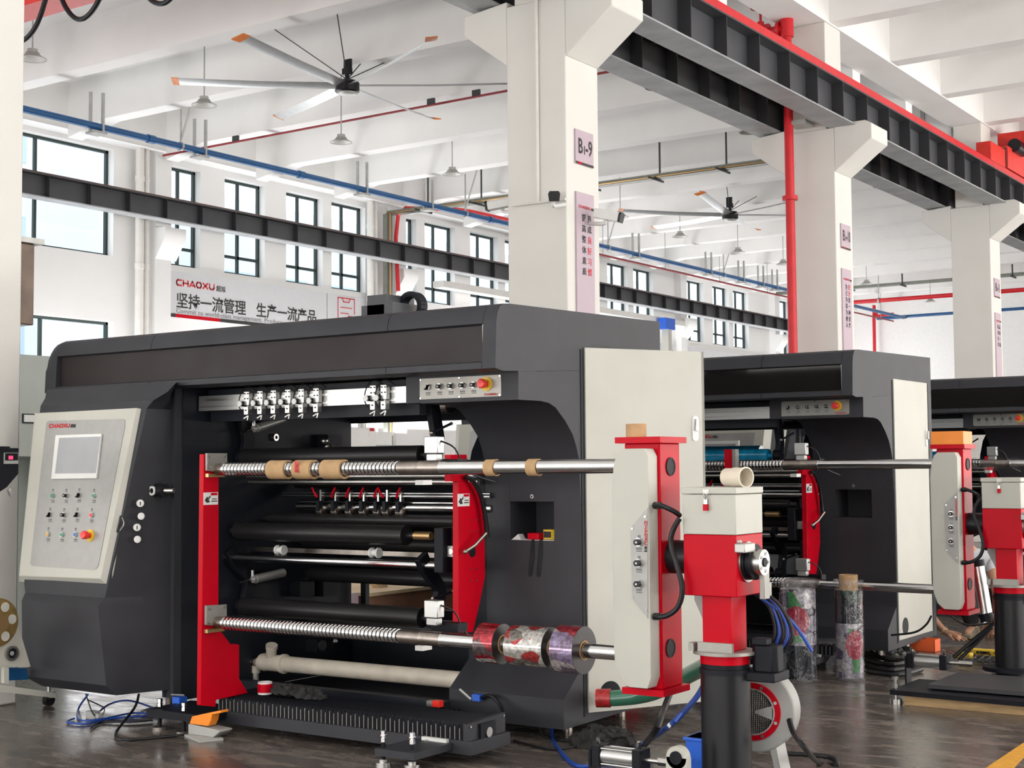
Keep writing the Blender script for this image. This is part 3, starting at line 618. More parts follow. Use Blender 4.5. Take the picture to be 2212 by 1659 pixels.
def shaft(root, z, name='winding_shaft', x1=-3.39, ribs=(-5.975, U(866, 1380, Y=YS).x)):
    mb = MB(); x = ribs[0]; p = .0265; n = int((ribs[1]-ribs[0])/p)
    mb.use('chrome')
    for i in range(n): a = x+i*p; mb.lathe((a, YS, z), NX, [(0, .031), (.001, .036), (.003, .0385), (p-.0095, .0385), (p-.0075, .036), (p-.0065, .031)], 24)
    mb.use('black_rubber').cyl((x, YS, z), (ribs[1], YS, z), .0315)
    sh = mb.build(name, None, root)
    MB().lathe((ribs[1]-.002, YS, z), NX, [(0, .036), (.135, .0365), (.138, .0375), (.141, .0365), (.27, .0365)], 28).build('coupling_sleeve', 'steel_worn', sh)
    MB().lathe((ribs[1]+.268, YS, z), NX, [(0, .037), (.01, .0345), (x1-ribs[1]-.268, .0345)], 32).build('bare_shaft', 'chrome', sh)
    m2 = MB().box((ribs[1]+.31, YS-.0215, z+.0270), (x1-.02, YS-.0165, z+.0295)).build('air_slot', 'black_rubber', sh)
def machine(base, label, M1=True):
    root = empty('slitting_machine', (-6.0, 6.9, 0), label, 'machine', None)
    film = 'hood_film' if M1 else 'hood_glass'
    # hood ----------------------------------------------------------
    full = [(6.10, 2.000), (6.03, 2.012), (6.036, 2.15), (6.042, 2.25), (6.052, 2.30), (6.075, 2.335), (6.11, 2.352), (6.16, 2.356), (7.79, 2.39), (7.79, 2.10), (6.5, 2.02)]
    rec = [(6.10, 2.000), (6.03, 2.012), (6.0305, 2.045), (6.075, 2.055), (6.085, 2.235), (6.042, 2.248), (6.052, 2.30), (6.075, 2.335), (6.11, 2.352), (6.16, 2.356), (7.79, 2.39), (7.79, 2.10), (6.5, 2.02)]
    def seg(x0, x1, prof, name='hood_section'):
        return MB().prism([(x0, a, b) for a, b in prof], (x1-x0, 0, 0)).build(name, 'housing', root, ang=30)
    seg(-4.335, XR, full, 'hood_end'); seg(-4.975, -4.337, rec); seg(-6.86, -4.979, rec); seg(-7.76, -6.864, rec)
    def shrink(prof, dz): return [(a, b if b < 2.2 else b-dz) for a, b in prof]
    MB().loft([[(x, a, b) for a, b in shrink(full, dz)] for x, dz in ((-7.76, 0), (-7.80, .008), (-7.835, .03), (-7.86, .07), (-7.868, .12))]).build('hood_end', 'housing', root, ang=30)
    MB().box((-7.755, 6.070, 2.05), (-4.34, 6.074, 2.242)).build('dark_window_strip', film, root)
    MB().box((-4.341, 6.044, 2.052), (-4.336, 6.074, 2.243)).build('strip_edge', 'galv', root)
    # right cabinet -------------------------------------------------
    prof = [(6.236, 1.856), (6.24, 2.001), (6.5, 2.019), (7.79, 2.099), (7.79, .09), (6.65, .08), (6.65, .240), (6.85, .40), (6.85, 1.27), (6.832, 1.546), (6.807, 1.613), (6.769, 1.682), (6.694, 1.755), (6.596, 1.826), (6.53, 1.848), (6.45, 1.856)]
    notch = prof[:9]; notch = [p for p in prof[:8]]+[(6.85, 1.085), (7.12, 1.085), (7.12, 1.306), (6.85, 1.306)]+prof[9:]
    mb = MB(); mb.prism([(XR, a, b) for a, b in prof], (-.18, 0, 0)); mb.prism([(XR-.18, a, b) for a, b in notch], (-.30, 0, 0)); mb.prism([(XR-.48, a, b) for a, b in prof], (XRI-XR+.48, 0, 0))
    cab = mb.build('side_cabinet', 'housing', root, ang=25)
    MB().box((XR-.001, 6.855, .12), (XR+.004, 6.875, 2.16)).build('door_seam', 'black_plate', cab)
    MB().ring((XR-.325, 6.842, 1.335), (XR-.325, 6.85, 1.335), .012, .006, 16).build('lock', 'steel', cab)
    # foot beak reaching left under the film rolls
    pb = [(6.655, .085), (6.655, .240), (6.85, .40), (6.95, .40), (6.95, .085)]
    MB().loft([[(XRI-.001, a, b) for a, b in pb], [(XRI-.13, a, b) for a, b in [(6.655, .085), (6.655, .240), (6.85, .39), (6.95, .39), (6.95, .085)]]]).build('cabinet_foot', 'housing', root)
    # curved inner cheek behind the cabinet mouth
    ck = [(6.86, .30), (6.86, 1.10), (6.86, 1.46), (6.90, 1.60), (7.0, 1.74), (7.15, 1.83), (7.35, 1.87), (7.76, 1.87), (7.76, .12), (7.0, .12)]
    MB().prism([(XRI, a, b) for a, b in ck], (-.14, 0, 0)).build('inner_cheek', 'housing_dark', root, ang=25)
    MB().box((XRI-.02, 6.845, 1.27), (XRI+.0, 6.86, 1.50), 0).build('cheek_cutout', 'black_plate', root)
    # pale side door
    z0, z1 = .137, 2.172
    if M1: e = U(1520, 757, Z=2.18); h = Vector((XR+.012, 6.889, 0)); e = Vector((e.x, e.y, 0)); 
    else: h = Vector((XR+.004, 6.889, 0)); e = Vector((XR+.004, 7.70, 0))
    d = (e-h).normalized(); L = .81; n = Vector((d.y, -d.x, 0)); mb = MB()
    mb.prism([h+Vector((0, 0, z0)), h+d*L+Vector((0, 0, z0)), h+d*L+Vector((0, 0, z1)), h+Vector((0, 0, z1))], -n*.022)
    mb.prism([h+d*(L-.022)+Vector((0, 0, z0)), h+d*L+Vector((0, 0, z0)), h+d*L+Vector((0, 0, z1)), h+d*(L-.022)+Vector((0, 0, z1))], -n*.05)
    door = mb.build('side_door', 'cream_paint', root, bevel=.003)
    hz = 1.72; p = h+d*(L-.07)+Vector((0, 0, hz))
    m2 = MB(); m2.prism([p+d*(.022*math.cos(t))+Vector((0, 0, (.052 if math.sin(t) > 0 else -.052)+.022*math.sin(t))) for t in [i*math.pi/8 for i in range(16)]], n*.006)
    m2.use('white_plastic'); hd = m2.build('handle', 'white_plastic', door)
    MB().prism([p+d*a+Vector((0, 0, b))+n*.006 for a, b in ((-.010, -.01), (.012, -.015), (.012, .05), (-.002, .055))], n*.016).build('latch_lever', 'steel', door)
    hc = U(1312, 1508, X=XR+.03); c = h+d*.14+Vector((0, 0, .235)); m2 = MB(); m2.cyl(c-n*.002, c+n*.002, .068, 28); m2.build('cable_hole', 'black_plate', door)
    # strip over the mouth with the small control panel
    MB().box((-5.006, 6.24, 1.86), (XR-.002, 6.75, 2.015)).build('control_box', 'housing', root)
    y = 6.238
    pl = MB().box((-4.905, y-.004, 1.878), (-4.358, y, 1.992)).build('control_plate', 'nickel', root)
    cc = [((-4.845, 'selector'), (-4.765, 'knob'), (-4.688, 'knob'), (-4.610, 'knob'), (-4.535, 'knob'))][0]
    for x, k in cc: button(pl, (x, y-.004, 1.944), NY, k, 1.0)
    button(pl, (-4.452, y-.004, 1.946), NY, 'estop', .95)
    marks(pl, [((x, y-.0045, 1.917), 1.0) for x, k in cc], (1, 0, 0), UZ); logo(pl, (-4.465, y-.0045, 1.885), (1, 0, 0), UZ, .011, zh=False)
    m2 = MB()
    for x in (-4.898, -4.632, -4.365):
        for z in (1.884, 1.986): m2.cyl((x, y-.007, z), (x, y-.003, z), .0055, 8)
    m2.build('screws', 'chrome', pl)
    # laser bar with line laser holders
    bar = MB().box((XL+.01, 6.27, 1.866), (-5.006, 6.33, 1.958)).build('guide_rail', 'aluminium', root)
    MB().box((XL+.08, 6.262, 1.925), (-5.01, 6.272, 1.938)).box((XL+.01, 6.266, 1.888), (-5.01, 6.272, 1.893)).build('rail_slot', 'steel', bar)
    MB().box((XL+.02, 6.34, 1.95), (-5.006, 6.9, 2.0)).box((XL+.02, 6.36, 1.80), (-5.006, 6.42, 1.87)).build('cross_beam', 'housing_dark', root)
    if M1:
        for px, py in ((533, 873), (562, 870), (591, 868), (622, 866), (651, 864), (683, 862), (806, 860), (829, 858)):
            q = U(px, py, Y=6.235); x, z = q.x, 1.915
            m2 = MB().box((x-.022, 6.232, z-.028), (x+.022, 6.262, z+.055)).box((x-.016, 6.225, z-.085), (x+.020, 6.262, z-.036)).box((x-.004, 6.24, z-.04), (x+.006, 6.255, z-.02))
            hd = m2.build('laser_holder', 'aluminium', root, bevel=.002)
            m3 = MB()
            for dx in (-.012, .012):
                for dz in (.042, .012): m3.cyl((x+dx, 6.228, z+dz), (x+dx, 6.2325, z+dz), .004, 8)
            m3.cyl((x+.002, 6.22, z-.058), (x+.002, 6.2255, z-.058), .004, 8); m3.build('screws', 'black_rubber', hd)
            MB().use('black_rubber').cyl((x-.036, 6.262, z-.018), (x-.036, 6.215, z-.018), .016).use('white_plastic').cyl((x-.036, 6.215, z-.018), (x-.036, 6.208, z-.018), .0175).build('adjusting_knob', None, hd)
            MB().cyl((x-.022, 6.235, z-.108), (x+.004, 6.245, z-.092), .009, 12).cyl((x+.004, 6.235, z-.118), (x+.010, 6.24, z-.09), .004, 8).build('laser_head', 'steel', hd)
            MB().tube([(x-.02, 6.24, z-.09), (x-.055, 6.225, z-.03), (x-.035, 6.225, z+.05), (x+.0, 6.25, z+.085), (x+.03, 6.29, z+.06)], .0035, 6, 4).build('cable', 'black_rubber', hd)
    # left side plate, post and console body -----------------------
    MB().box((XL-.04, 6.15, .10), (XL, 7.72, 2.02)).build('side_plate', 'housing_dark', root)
    MB().box((XL-.075, 6.09, .12), (XL-.008, 6.17, 2.01), 0).box((XL-.10, 6.085, .12), (XL-.078, 6.2, 2.01)).build('frame_post', 'housing', root)
    def yf(z): return 5.70+(z-.80)*.1218
    rings = []
    for z, xl, xr, dy in ((.17, -7.52, -6.83, .07), (.235, -7.62, -6.84, 0), (.70, -7.60, -6.885, -.03), (.745, -7.63, -6.885, .02), (.80, -7.65, -6.87, .025), (1.87, -7.695, -6.69, .03), (1.92, -7.72, -6.66, .05), (1.97, -7.75, -6.60, .10), (2.03, -7.78, -6.56, .13)):
        y0 = (yf(.80) if z < .8 else yf(z))+dy
        rings.append([(xl, y0, z), (xr, y0, z), (-6.80+(z-.17)*.059 if z < 1.9 else -6.66, (5.876+(z-.17)*.0665) if z < 1.9 else 5.99+(z-1.9)*.6, z), (-6.73, 6.09, z), (-6.74, 6.6, z), (xl-.02, 6.6, z)])
    MB().loft(rings).build('console_body', 'housing', root, ang=20)
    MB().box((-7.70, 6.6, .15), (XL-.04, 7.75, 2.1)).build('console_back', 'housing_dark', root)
    # console door
    P0 = Vector((-7.2, yf(1.3)+.0, 1.3)); NN = Vector((0, -1, .1218)).normalized()
    W = lambda px, py, dn=0: UP(px, py, P0+NN*dn, NN)
    fr = [W(77, 893), W(295, 881), W(217, 1250), W(41, 1244)]; bk = [W(75, 891, -.045), W(310, 884, -.045), W(240, 1270, -.045), W(42, 1257, -.045)]
    door = MB().loft([fr, bk]).build('console_door', 'cream_paint', root, bevel=.003, ang=15)
    P1 = [(101, 912), (106, 909), (267, 905), (270.5, 908), (270, 922), (213, 1222), (208, 1229), (204, 1230), (70, 1222), (66, 1218)]
    pts = [W(a, b, .0005) for a, b in P1]; MB().prism(pts, NN*.003).build('panel_plate', 'panel_grey', door)
    ux = Vector((1, 0, 0)); uz = NN.cross(ux)*-1 if NN.cross(ux).z < 0 else NN.cross(ux)
    if M1:
        def quad(ps, dn, th, name, m, **k): return MB().prism([W(a, b, dn) for a, b in ps], NN*th).build(name, m, door, **k)
        quad([(123.5, 940.5), (222, 937.5), (211, 1034), (114, 1035.5)], .004, .014, 'touch_screen_bezel', 'white_plastic', bevel=.003)
        quad([(128, 946), (217, 943), (207, 1022), (119, 1023)], .018, .0012, 'touch_screen', 'screen')
        logo(door, W(106, 925, .004), ux, uz, .026)
        ks = [[(115, 1071, 'green_btn'), (144, 1071, 'knob'), (172, 1070, 'selector'), (204, 1071, 'green_btn')], [(109, 1112, 'selector'), (139, 1113, 'knob'), (168, 1112, 'selector'), (199, 1113, 'estop_red')], [(105, 1154, 'amber_btn'), (135, 1155, 'green_btn'), (164, 1155, 'blue_btn'), (195, 1157, 'estop')]]
        cap = []
        for row in ks:
            for px, py, k in row:
                button(door, W(px, py, .0035), NN, k, .95, up=uz)
                if k != 'estop': cap.append((W(px, py+9, .004), 1.0)); cap.append((W(px, py-15, .004), .5))
        marks(door, cap, ux, uz)
        q = W(258, 1140, -.02); MB().use('black_rubber').tube([W(262, 1114, -.03), W(259, 1130, -.028), W(254, 1150, -.03)], .010, 8, 4).use('steel').tube([W(264, 1118, -.01), W(268, 1132, -.004), W(260, 1146, -.01)], .004, 8, 4).build('door_lock', None, door)
        # gauges on the dark console flank
        for px, py, k in ((303, 1087, 1), (305, 1115, 0), (296, 1139, 1), (297, 1165, 0)):
            c = UP(px, py, (-6.78, 5.82, 1.1), (.75, -.66, 0)); n = Vector((.75, -.66, 0)); n.normalize()
            if k: MB().use('chrome').cyl(c-n*.03, c+n*.016, .023, 24).use('white_plastic').cyl(c+n*.016, c+n*.017, .019, 20).use('ink').box(c+n*.018-Vector((.002, .002, .012)), c+n*.019+Vector((.002, .002, .010))).build('pressure_gauge', None, root)
            else: MB().cyl(c-n*.03, c+n*.02, .021, 24).cyl(c+n*.02, c+n*.026, .017, 20).build('regulator_knob', 'white_plastic', root)
        c = U(345, 1060, Y=5.98); MB().use('black_rubber').cyl(c, c+Vector((.0, -.02, 0)), .045).cyl(c+Vector((.045, 0, 0)), c+Vector((-.05, 0, 0)), .042).use('steel').cyl(c+Vector((.045, .0, 0)), c+Vector((.10, .02, 0)), .016).use('white_plastic').ring(c+Vector((-.02, -.035, 0)), c+Vector((-.02, -.047, 0)), .028, .017).build('hand_wheel_hub', None, root)
    # rear wall of the machine with the two see-through slots
    yb = 7.74; zz = lambda py: U(850, py, Y=yb).z
    zs = [.10, zz(1312), zz(1247), zz(995), zz(912), 2.1]
    mb = MB()
    for a, b in ((0, 1), (2, 3), (4, 5)): mb.box((XL-.04, yb, zs[a]), (XRI, yb+.03, zs[b]))
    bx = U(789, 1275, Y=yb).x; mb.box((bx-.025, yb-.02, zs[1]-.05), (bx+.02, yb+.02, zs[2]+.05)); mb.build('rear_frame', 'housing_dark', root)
    # rollers and rods
    xr = -5.06
    def roller(y, z, r, m, name='guide_roller', x0=XL, x1=xr, jr=.02):
        MB().lathe((x0, y, z), NX, [(0, jr), (.06, jr), (.062, r), (x1-x0-.062, r), (x1-x0-.06, jr), (x1-x0, jr)], 28).build(name, m, root)
    roller(6.62, 1.578, .056, 'roller_dark' if M1 else 'blue_film', 'lay_on_roller', x0=XL, x1=-5.13); roller(6.62, .636, .058, 'roller_dark', 'lay_on_roller', x0=XL, x1=-5.13)
    roller(6.80, 1.875, .052, 'steel'); roller(6.56, 1.112, .058, 'roller_dark', 'drive_roller', x1=-5.2, jr=.018); roller(6.85, 1.183, .036, 'roller_dark')
    roller(7.1, 1.42, .045, 'roller_dark'); roller(7.2, 1.02, .06, 'roller_dark'); roller(7.25, .80, .05, 'roller_dark'); roller(7.3, .48, .06, 'roller_dark')
    MB().cyl((XL, 6.52, .948), (-4.98, 6.52, .948), .023, 24).build('pivot_rod', 'chrome', root)
    MB().cyl((XL+.2, 6.82, 1.332), (-4.85, 6.82, 1.332), .009).cyl((XL+.2, 6.82, 1.350), (-4.85, 6.82, 1.350), .006).build('tie_rod', 'chrome', root)
    MB().cyl((XL+.3, 6.86, 1.262), (-4.86, 6.86, 1.262), .026, 20).cyl((XL+.3, 6.88, 1.292), (-4.86, 6.88, 1.292), .012, 12).build('knife_shaft', 'chrome', root)
    MB().cyl((XL, 6.70, 1.455), (-4.86, 6.70, 1.455), .012, 12).cyl((XL, 6.72, 1.42), (-4.86, 6.72, 1.42), .016, 12).build('tie_rod', 'steel', root)
    MB().box((XL, 6.78, .975), (-5.0, 6.80, 1.0)).box((XL, 6.76, .973), (-5.0, 6.82, .976)).build('web_bar', 'steel_worn', root)
    for px in (690, 722, 753, 783, 814, 833, 862):
        c = U(px, 1095, Y=6.82); x = c.x; lean = -1 if px in (690, 833) else 1
        k = MB().prism([(x-.012, 6.80, 1.235), (x-.012, 6.86, 1.225), (x-.012, 6.90, 1.28), (x-.012, 6.86, 1.33), (x-.012, 6.80, 1.30)], (.024, 0, 0)).build('slitting_knife', 'black_plate', root)
        MB().lathe((x-.03, 6.84, 1.235), NX, [(0, .01), (.01, .033), (.05, .033), (.06, .01)], 16).build('knife_disc', 'steel_worn', k)
        MB().tube([(x, 6.80, 1.325), (x+.01*lean, 6.79, 1.345), (x+.035*lean, 6.79, 1.385)], lambda t: .009-.003*t, 8, 2).build('clamp_lever', 'red_paint', k)
        MB().box((x+.02, 6.80, 1.30), (x+.032, 6.83, 1.37)).build('clamp', 'steel', k)
    # swing arms holding the lay-on rollers
    def arm(x, pts, wd=.045, th=.04):
        P = [Vector(p) for p in pts]; l = []; r2 = []
        for i, p in enumerate(P):
            d = (P[min(i+1, len(P)-1)]-P[max(i-1, 0)]).normalized(); q = Vector((-d.y, d.x))*wd; l.append(p+q); r2.append(p-q)
        poly = l+r2[::-1]; MB().prism([(x, p.x, p.y) for p in poly], (th, 0, 0)).build('swing_arm', 'black_plate', root, bevel=.004)
    for x in (XL+.03, -5.13):
        arm(x, [(6.60, 1.90), (6.63, 1.80), (6.66, 1.68), (6.62, 1.54)]); arm(x, [(6.50, 1.0), (6.54, .93), (6.68, .80), (6.62, .58)])
        MB().cyl((x-.01, 6.62, 1.578), (x+.05, 6.62, 1.578), .05).cyl((x-.01, 6.62, .636), (x+.05, 6.62, .636), .05).build('arm_bearing', 'black_plate', root)
    for px, py, y in ((590, 945, 6.9), (545, 1430, 6.9)): c = U(px, py, X=XL); MB().ring(c, c+Vector((.03, 0, 0)), .024, .012, 20).build('plate_boss', 'steel', root)
    for a, b in (((522, 935), (612, 905)), ((519, 1258), (612, 1237))):
        p = U(*a, X=XL+.10); q = U(*b, X=XL+.10); d = (q-p); m = p+d*.28
        MB().use('chrome').cyl(p, m, .006, 10).use('galv').cyl(m, m+d*.06, .022, 14).cyl(m+d*.06, q, .028, 18).use('chrome').cyl(m+Vector((0, 0, .02)), m+Vector((0, 0, .06)), .011, 10).build('air_cylinder', None, root)
    for px, py in ((690, 1270), (640, 1270), (700, 955)):
        c = U(px, py, X=XL+.02); MB().box(c-Vector((.0, .07, .05)), c+Vector((.10, .07, .05))).build('drive_motor_block', 'black_plate', root)
    c = U(705, 962, X=XL+.14); MB().cyl(c, c+Vector((.05, .05, -.10)), .035).sphere(c+Vector((0, -.02, .03)), .03, 12).build('clamp_cylinder', 'steel', root)
    c = U(690, 1392, X=XL+.2); MB().use('black_plate').box(c-Vector((.05, .08, .04)), c+Vector((.05, .08, .04))).use('steel').cyl(c+Vector((0, .08, 0)), c+Vector((.0, .16, 0)), .02).cyl(c+Vector((.05, -.03, .0)), c+Vector((.06, -.03, 0)), .035).build('valve_block', None, root)
    # two small rollers hanging on the web bar
    for px, py in ((601, 1188), (805, 1194)):
        c = U(px, py, Y=6.60); MB().use('white_plastic').lathe((c.x-.012, 6.60, c.z), NX, [(0, .030), (.012, .032), (.020, .021), (.045, .021), (.053, .032), (.065, .030)], 24).use('steel').cyl((c.x-.02, 6.60, c.z), (c.x-.011, 6.60, c.z), .012).build('pulley', None, root)
    # drive end block on the right
    c0 = U(937, 1140, Y=6.42); c1 = U(957, 1238, Y=6.42)
    MB().box((c0.x, 6.42, c1.z), (c1.x, 6.62, c0.z)).build('bearing_block', 'black_plate', root, bevel=.004)
    MB().box((c1.x, 6.50, c1.z+.02), (-4.86, 6.62, c0.z)).build('bearing_block', 'black_plate', root)
    MB().cyl((-5.20, 6.56, 1.112), (-5.08, 6.56, 1.112), .024).build('drive_stub', 'brass', root)
    c = U(970, 1188, X=-4.95); MB().use('galv').box((c1.x+.002, 6.46, 1.005), (c1.x+.06, 6.50, 1.065)).use('steel').cyl((c1.x+.03, 6.45, 1.035), (c1.x+.03, 6.46, 1.035), .016).build('connector_socket', None, root)
    # red arm plates --------------------------------------------------
    X6 = -6.05
    pl = [(440, 981), (473, 981), (472, 1356), (498, 1391), (517, 1392), (517, 1466), (537, 1497), (467, 1512), (466, 1527), (434, 1524)]
    pp = [U(a, b, X=X6) for a, b in pl]; rp = MB().prism(pp, (-.035, 0, 0)).build('red_arm_plate', 'red_paint', root, bevel=.003)
    pr = [(990, 1040), (1018, 1040), (1028, 1050), (1040, 1075), (1047, 1110), (1048, 1245), (1038, 1297), (1022, 1366), (982, 1366), (990, 1345)]
    pp = [U(a, b, X=-4.80) for a, b in pr]; rq = MB().prism(pp, (-.04, 0, 0)).build('red_arm_plate', 'red_paint', root, bevel=.003)
    pp = [U(a, b, X=-4.80) for a, b in ((973, 982), (1008, 982), (1012, 1040), (973, 1040))]; MB().prism(pp, (-.04, 0, 0)).build('plate_tab', 'red_paint', rq)
    m3 = MB()
    for px in (1018, 1030):
        for py in (1123, 1148, 1229, 1254): c = U(px, py, X=-4.80); m3.cyl(c, c+Vector((.004, 0, 0)), .005, 8)
    m3.build('screws', 'steel_worn', rq)
    c = U(1020, 1192, X=-4.80); MB().cyl(c, c+Vector((.003, 0, 0)), .03, 20).build('crank_slot', 'black_plate', rq)
    a = U(1005, 1192, X=-4.76); b = U(1026, 1178, X=-4.74); e = U(1050, 1152, X=-4.72); MB().use('steel_worn').sphere(a, .014, 10).use('steel_worn').tube([a, b, e], .010, 8, 1).build('crank_handle', None, rq)
    for (px, py, X, par) in ((455, 1077, X6, rp), (1001, 1080, -4.80, rq)):
        c = U(px, py, X=X); s = MB().use('white_plastic').box(c+Vector((0, -.055, -.035)), c+Vector((.002, .055, .035)))
        s.use('red_paint').box(c+Vector((.002, .0, .018)), c+Vector((.003, .05, .032))).use('ink').prism([c+Vector((.002, y, z)) for y, z in ((-.048, -.01), (-.03, .012), (-.02, .005), (-.005, .02), (-.003, .008), (-.018, -.004), (-.008, -.02), (-.03, -.024))], (.001, 0, 0))
        s.use('ink').box(c+Vector((.002, .008, -.005)), c+Vector((.003, .045, .0))).box(c+Vector((.002, .004, -.018)), c+Vector((.003, .048, -.012)))
        s.build('warning_sticker', None, par)
    for z, ps, bz in ((ZS1, ((443, 979), (487, 979), (487, 1022), (443, 1017)), 0), (ZS2, ((441, 1308), (486, 1305), (486, 1334), (477, 1354), (462, 1352), (441, 1350)), 0)):
        pp = [U(a, b, X=X6+.002) for a, b in ps]; br = MB().prism(pp, (.016, 0, 0)).build('shaft_bracket', 'nickel', root, bevel=.002)
        m3 = MB(); ys = [p.y for p in pp]; zs_ = [p.z for p in pp]
        for y in (min(ys)+.022, max(ys)-.022):
            for z_ in (min(zs_)+.035, max(zs_)-.02): m3.cyl((X6+.018, y, z_), (X6+.026, y, z_), .008, 10)
        m3.build('bolts', 'steel', br)
        MB().box((X6+.002, min(ys), min(zs_)-.022), (X6+.03, max(ys)-.03, min(zs_)-.002)).build('bracket_shim', 'brass', br)
        MB().cyl((X6+.016, YS, z), (-5.97, YS, z), .034).build('shaft_stub', 'steel_worn', root)
        # locating cylinder above the coupling
        c = U(938, 978 if z > 1 else 1350, Y=YS+.25)
        s = MB().box((c.x-.045, c.y-.03, z+.075), (c.x+.045, c.y+.03, z+.165)).box((c.x-.035, c.y-.025, z+.035), (c.x+.035, c.y+.025, z+.073)).build('compact_cylinder', 'aluminium', root, bevel=.004)
        MB().box((c.x-.05, c.y+.035, z+.0), (c.x+.13, c.y+.12, z+.045)).build('cylinder_mount', 'black_plate', s)
        MB().box((c.x-.05, c.y-.10, z-.09), (c.x+.0, c.y-.02, z-.065)).build('stop_tab', 'white_plastic', s)
        MB().tube([(c.x+.045, c.y, z+.14), (c.x+.10, c.y+.05, z+.10), (c.x+.13, c.y+.12, z-.02), (c.x+.18, c.y+.3, z-.08)], .005, 6).build('air_line', 'black_rubber', s)
    for a, b in (((932, 935), (975, 915)), ((935, 1293), (978, 1278))):
        p = U(*a, Y=6.5); q = U(*b, Y=6.62); MB().use('steel_worn').sphere(p, .013, 10).use('black_plate').tube([p, q], .008, 8, 1).use('steel_worn').sphere(q, .011, 8).build('ball_link', None, root)
    MB().tube([U(1005, 1030, X=-4.78), U(1022, 1040, X=-4.76), U(1040, 1075, X=-4.76), U(1050, 1130, X=-4.76), U(1052, 1160, X=-4.76)], .014, 8).build('hose', 'black_rubber', root)
    # winding shafts
    shaft(root, ZS1); shaft(root, ZS2)
    # sliding base with bellows ----------------------------------------
    b = MB().box((-6.32, 5.95, .045), (-4.36, 6.30, .115)).build('slide_base', 'housing', root, bevel=.003)
    prof = []; n = 58; x0, x1 = -6.18, -4.42; mb = MB()
    vs = []; 
    for i in range(n*2+1):
        x = x0+(x1-x0)*i/(n*2); h = .205 if i % 2 else .188; o = .0 if i % 2 else .012
        vs.append([(x, 5.955+o, .115), (x, 5.955+o, h-.006), (x, 5.975+o, h), (x, 6.26-o, h), (x, 6.28-o, .115)])
    mb.loft(vs); bw = mb.build('bellows', 'black_plate', root, ang=10)
    mb = MB()
    for i in range(1, n*2, 2): x = x0+(x1-x0)*i/(n*2); mb.box((x-.0022, 5.9525, .118), (x+.0012, 5.956, .186 if i % 4 == 1 else .176))
    mb.build('pleat_highlights', 'nickel', bw)  # pale slivers stand in for highlights on the pleat tips
    ep = MB().prism([(-4.415, 5.955, .05), (-4.415, 6.29, .05), (-4.415, 6.29, .215), (-4.415, 5.955, .20)], (.03, 0, 0)).build('end_plate', 'housing', root, bevel=.002)
    MB().use('black_plate').box((-4.385, 6.05, .09), (-4.37, 6.18, .19)).use('steel').cyl((-4.37, 6.115, .14), (-4.362, 6.115, .14), .026).use('steel').cyl((-4.385, 5.975, .185), (-4.378, 5.975, .185), .006, 8).cyl((-4.385, 6.27, .20), (-4.378, 6.27, .20), .006, 8).build('bearing_plate', None, ep)
    MB().use('white_plastic').box((-4.66, 5.925, .06), (-4.50, 5.948, .118)).use('steel').cyl((-4.62, 5.915, .09), (-4.62, 5.925, .09), .018, 12).cyl((-4.57, 5.91, .085), (-4.57, 5.925, .085), .014, 12).cyl((-4.53, 5.91, .085), (-4.53, 5.925, .085), .014, 12).cyl((-4.68, 5.935, .092), (-4.66, 5.935, .092), .005, 8).build('connector_plate', None, root)
    MB().box((XL, 6.45, .085), (XRI-.14, 7.74, .098)).build('shade_sheet', 'black_plate', root)  # black sheet added to darken the bright floor inside the machine
    MB().box((-6.69, 6.5, .10), (-4.95, 6.56, .19)).box((-6.69, 6.62, .09), (-4.95, 6.9, .13)).build('floor_beam', 'housing_dark', root)
    m3 = MB()
    for px, py in ((828, 1640), (890, 1650)):
        c = U(px, 1659, Z=.0) if px == 828 else U(890, 1664, Z=.0); x, y = c.x, c.y
        MB().use('steel').cyl((x, y, 0), (x, y, .03), .040, 20).cyl((x, y, .03), (x, y, .045), .022).use('black_plate').cyl((x, y, .04), (x, y, .13), .011).use('chrome').lathe((x, y, .13), (0, 0, 1), [(0, .017), (.022, .017), (.022, .011), (.03, .011), (.03, .022), (.036, .022), (.036, .016), (.055, .016)], 6).build('levelling_foot', None, root)
    a = U(828, 1659, Z=0); MB().box((a.x-.03, a.y-.03, .065), (a.x+.22, 5.97, .10)).build('foot_bracket', 'housing', root)
    for px, py in ((345, 1575), (397, 1585)):
        c = U(px, py, Z=0); x, y = c.x, c.y
        MB().use('steel_worn').cyl((x, y, 0), (x, y, .015), .045, 20).use('black_plate').cyl((x, y, .015), (x, y, .12), .012).use('chrome').lathe((x, y, .13), (0, 0, 1), [(0, .017), (.02, .017), (.02, .011), (.026, .011), (.026, .017), (.045, .017)], 6).build('levelling_foot', None, root)
    a = U(345, 1575, Z=0); MB().box((a.x-.06, a.y-.05, .075), (-6.1, 6.1, .12)).build('foot_bracket', 'black_plate', root)
    c = U(105, 1524, Z=0); MB().use('black_rubber').cyl((c.x-.02, c.y, .035), (c.x+.02, c.y, .035), .035).use('steel').box((c.x-.03, c.y-.02, .05), (c.x+.03, c.y+.03, .09)).cyl((c.x, c.y, .08), (c.x, c.y, .18), .012).build('castor', None, root)
    for x, y in ((-4.45, 7.0), (-4.45, 7.6), (-5.0, 7.6), (-7.4, 7.6), (-7.4, 6.7)): MB().cyl((x, y, 0), (x, y, .17), .03).build('levelling_foot', 'steel_worn', root)
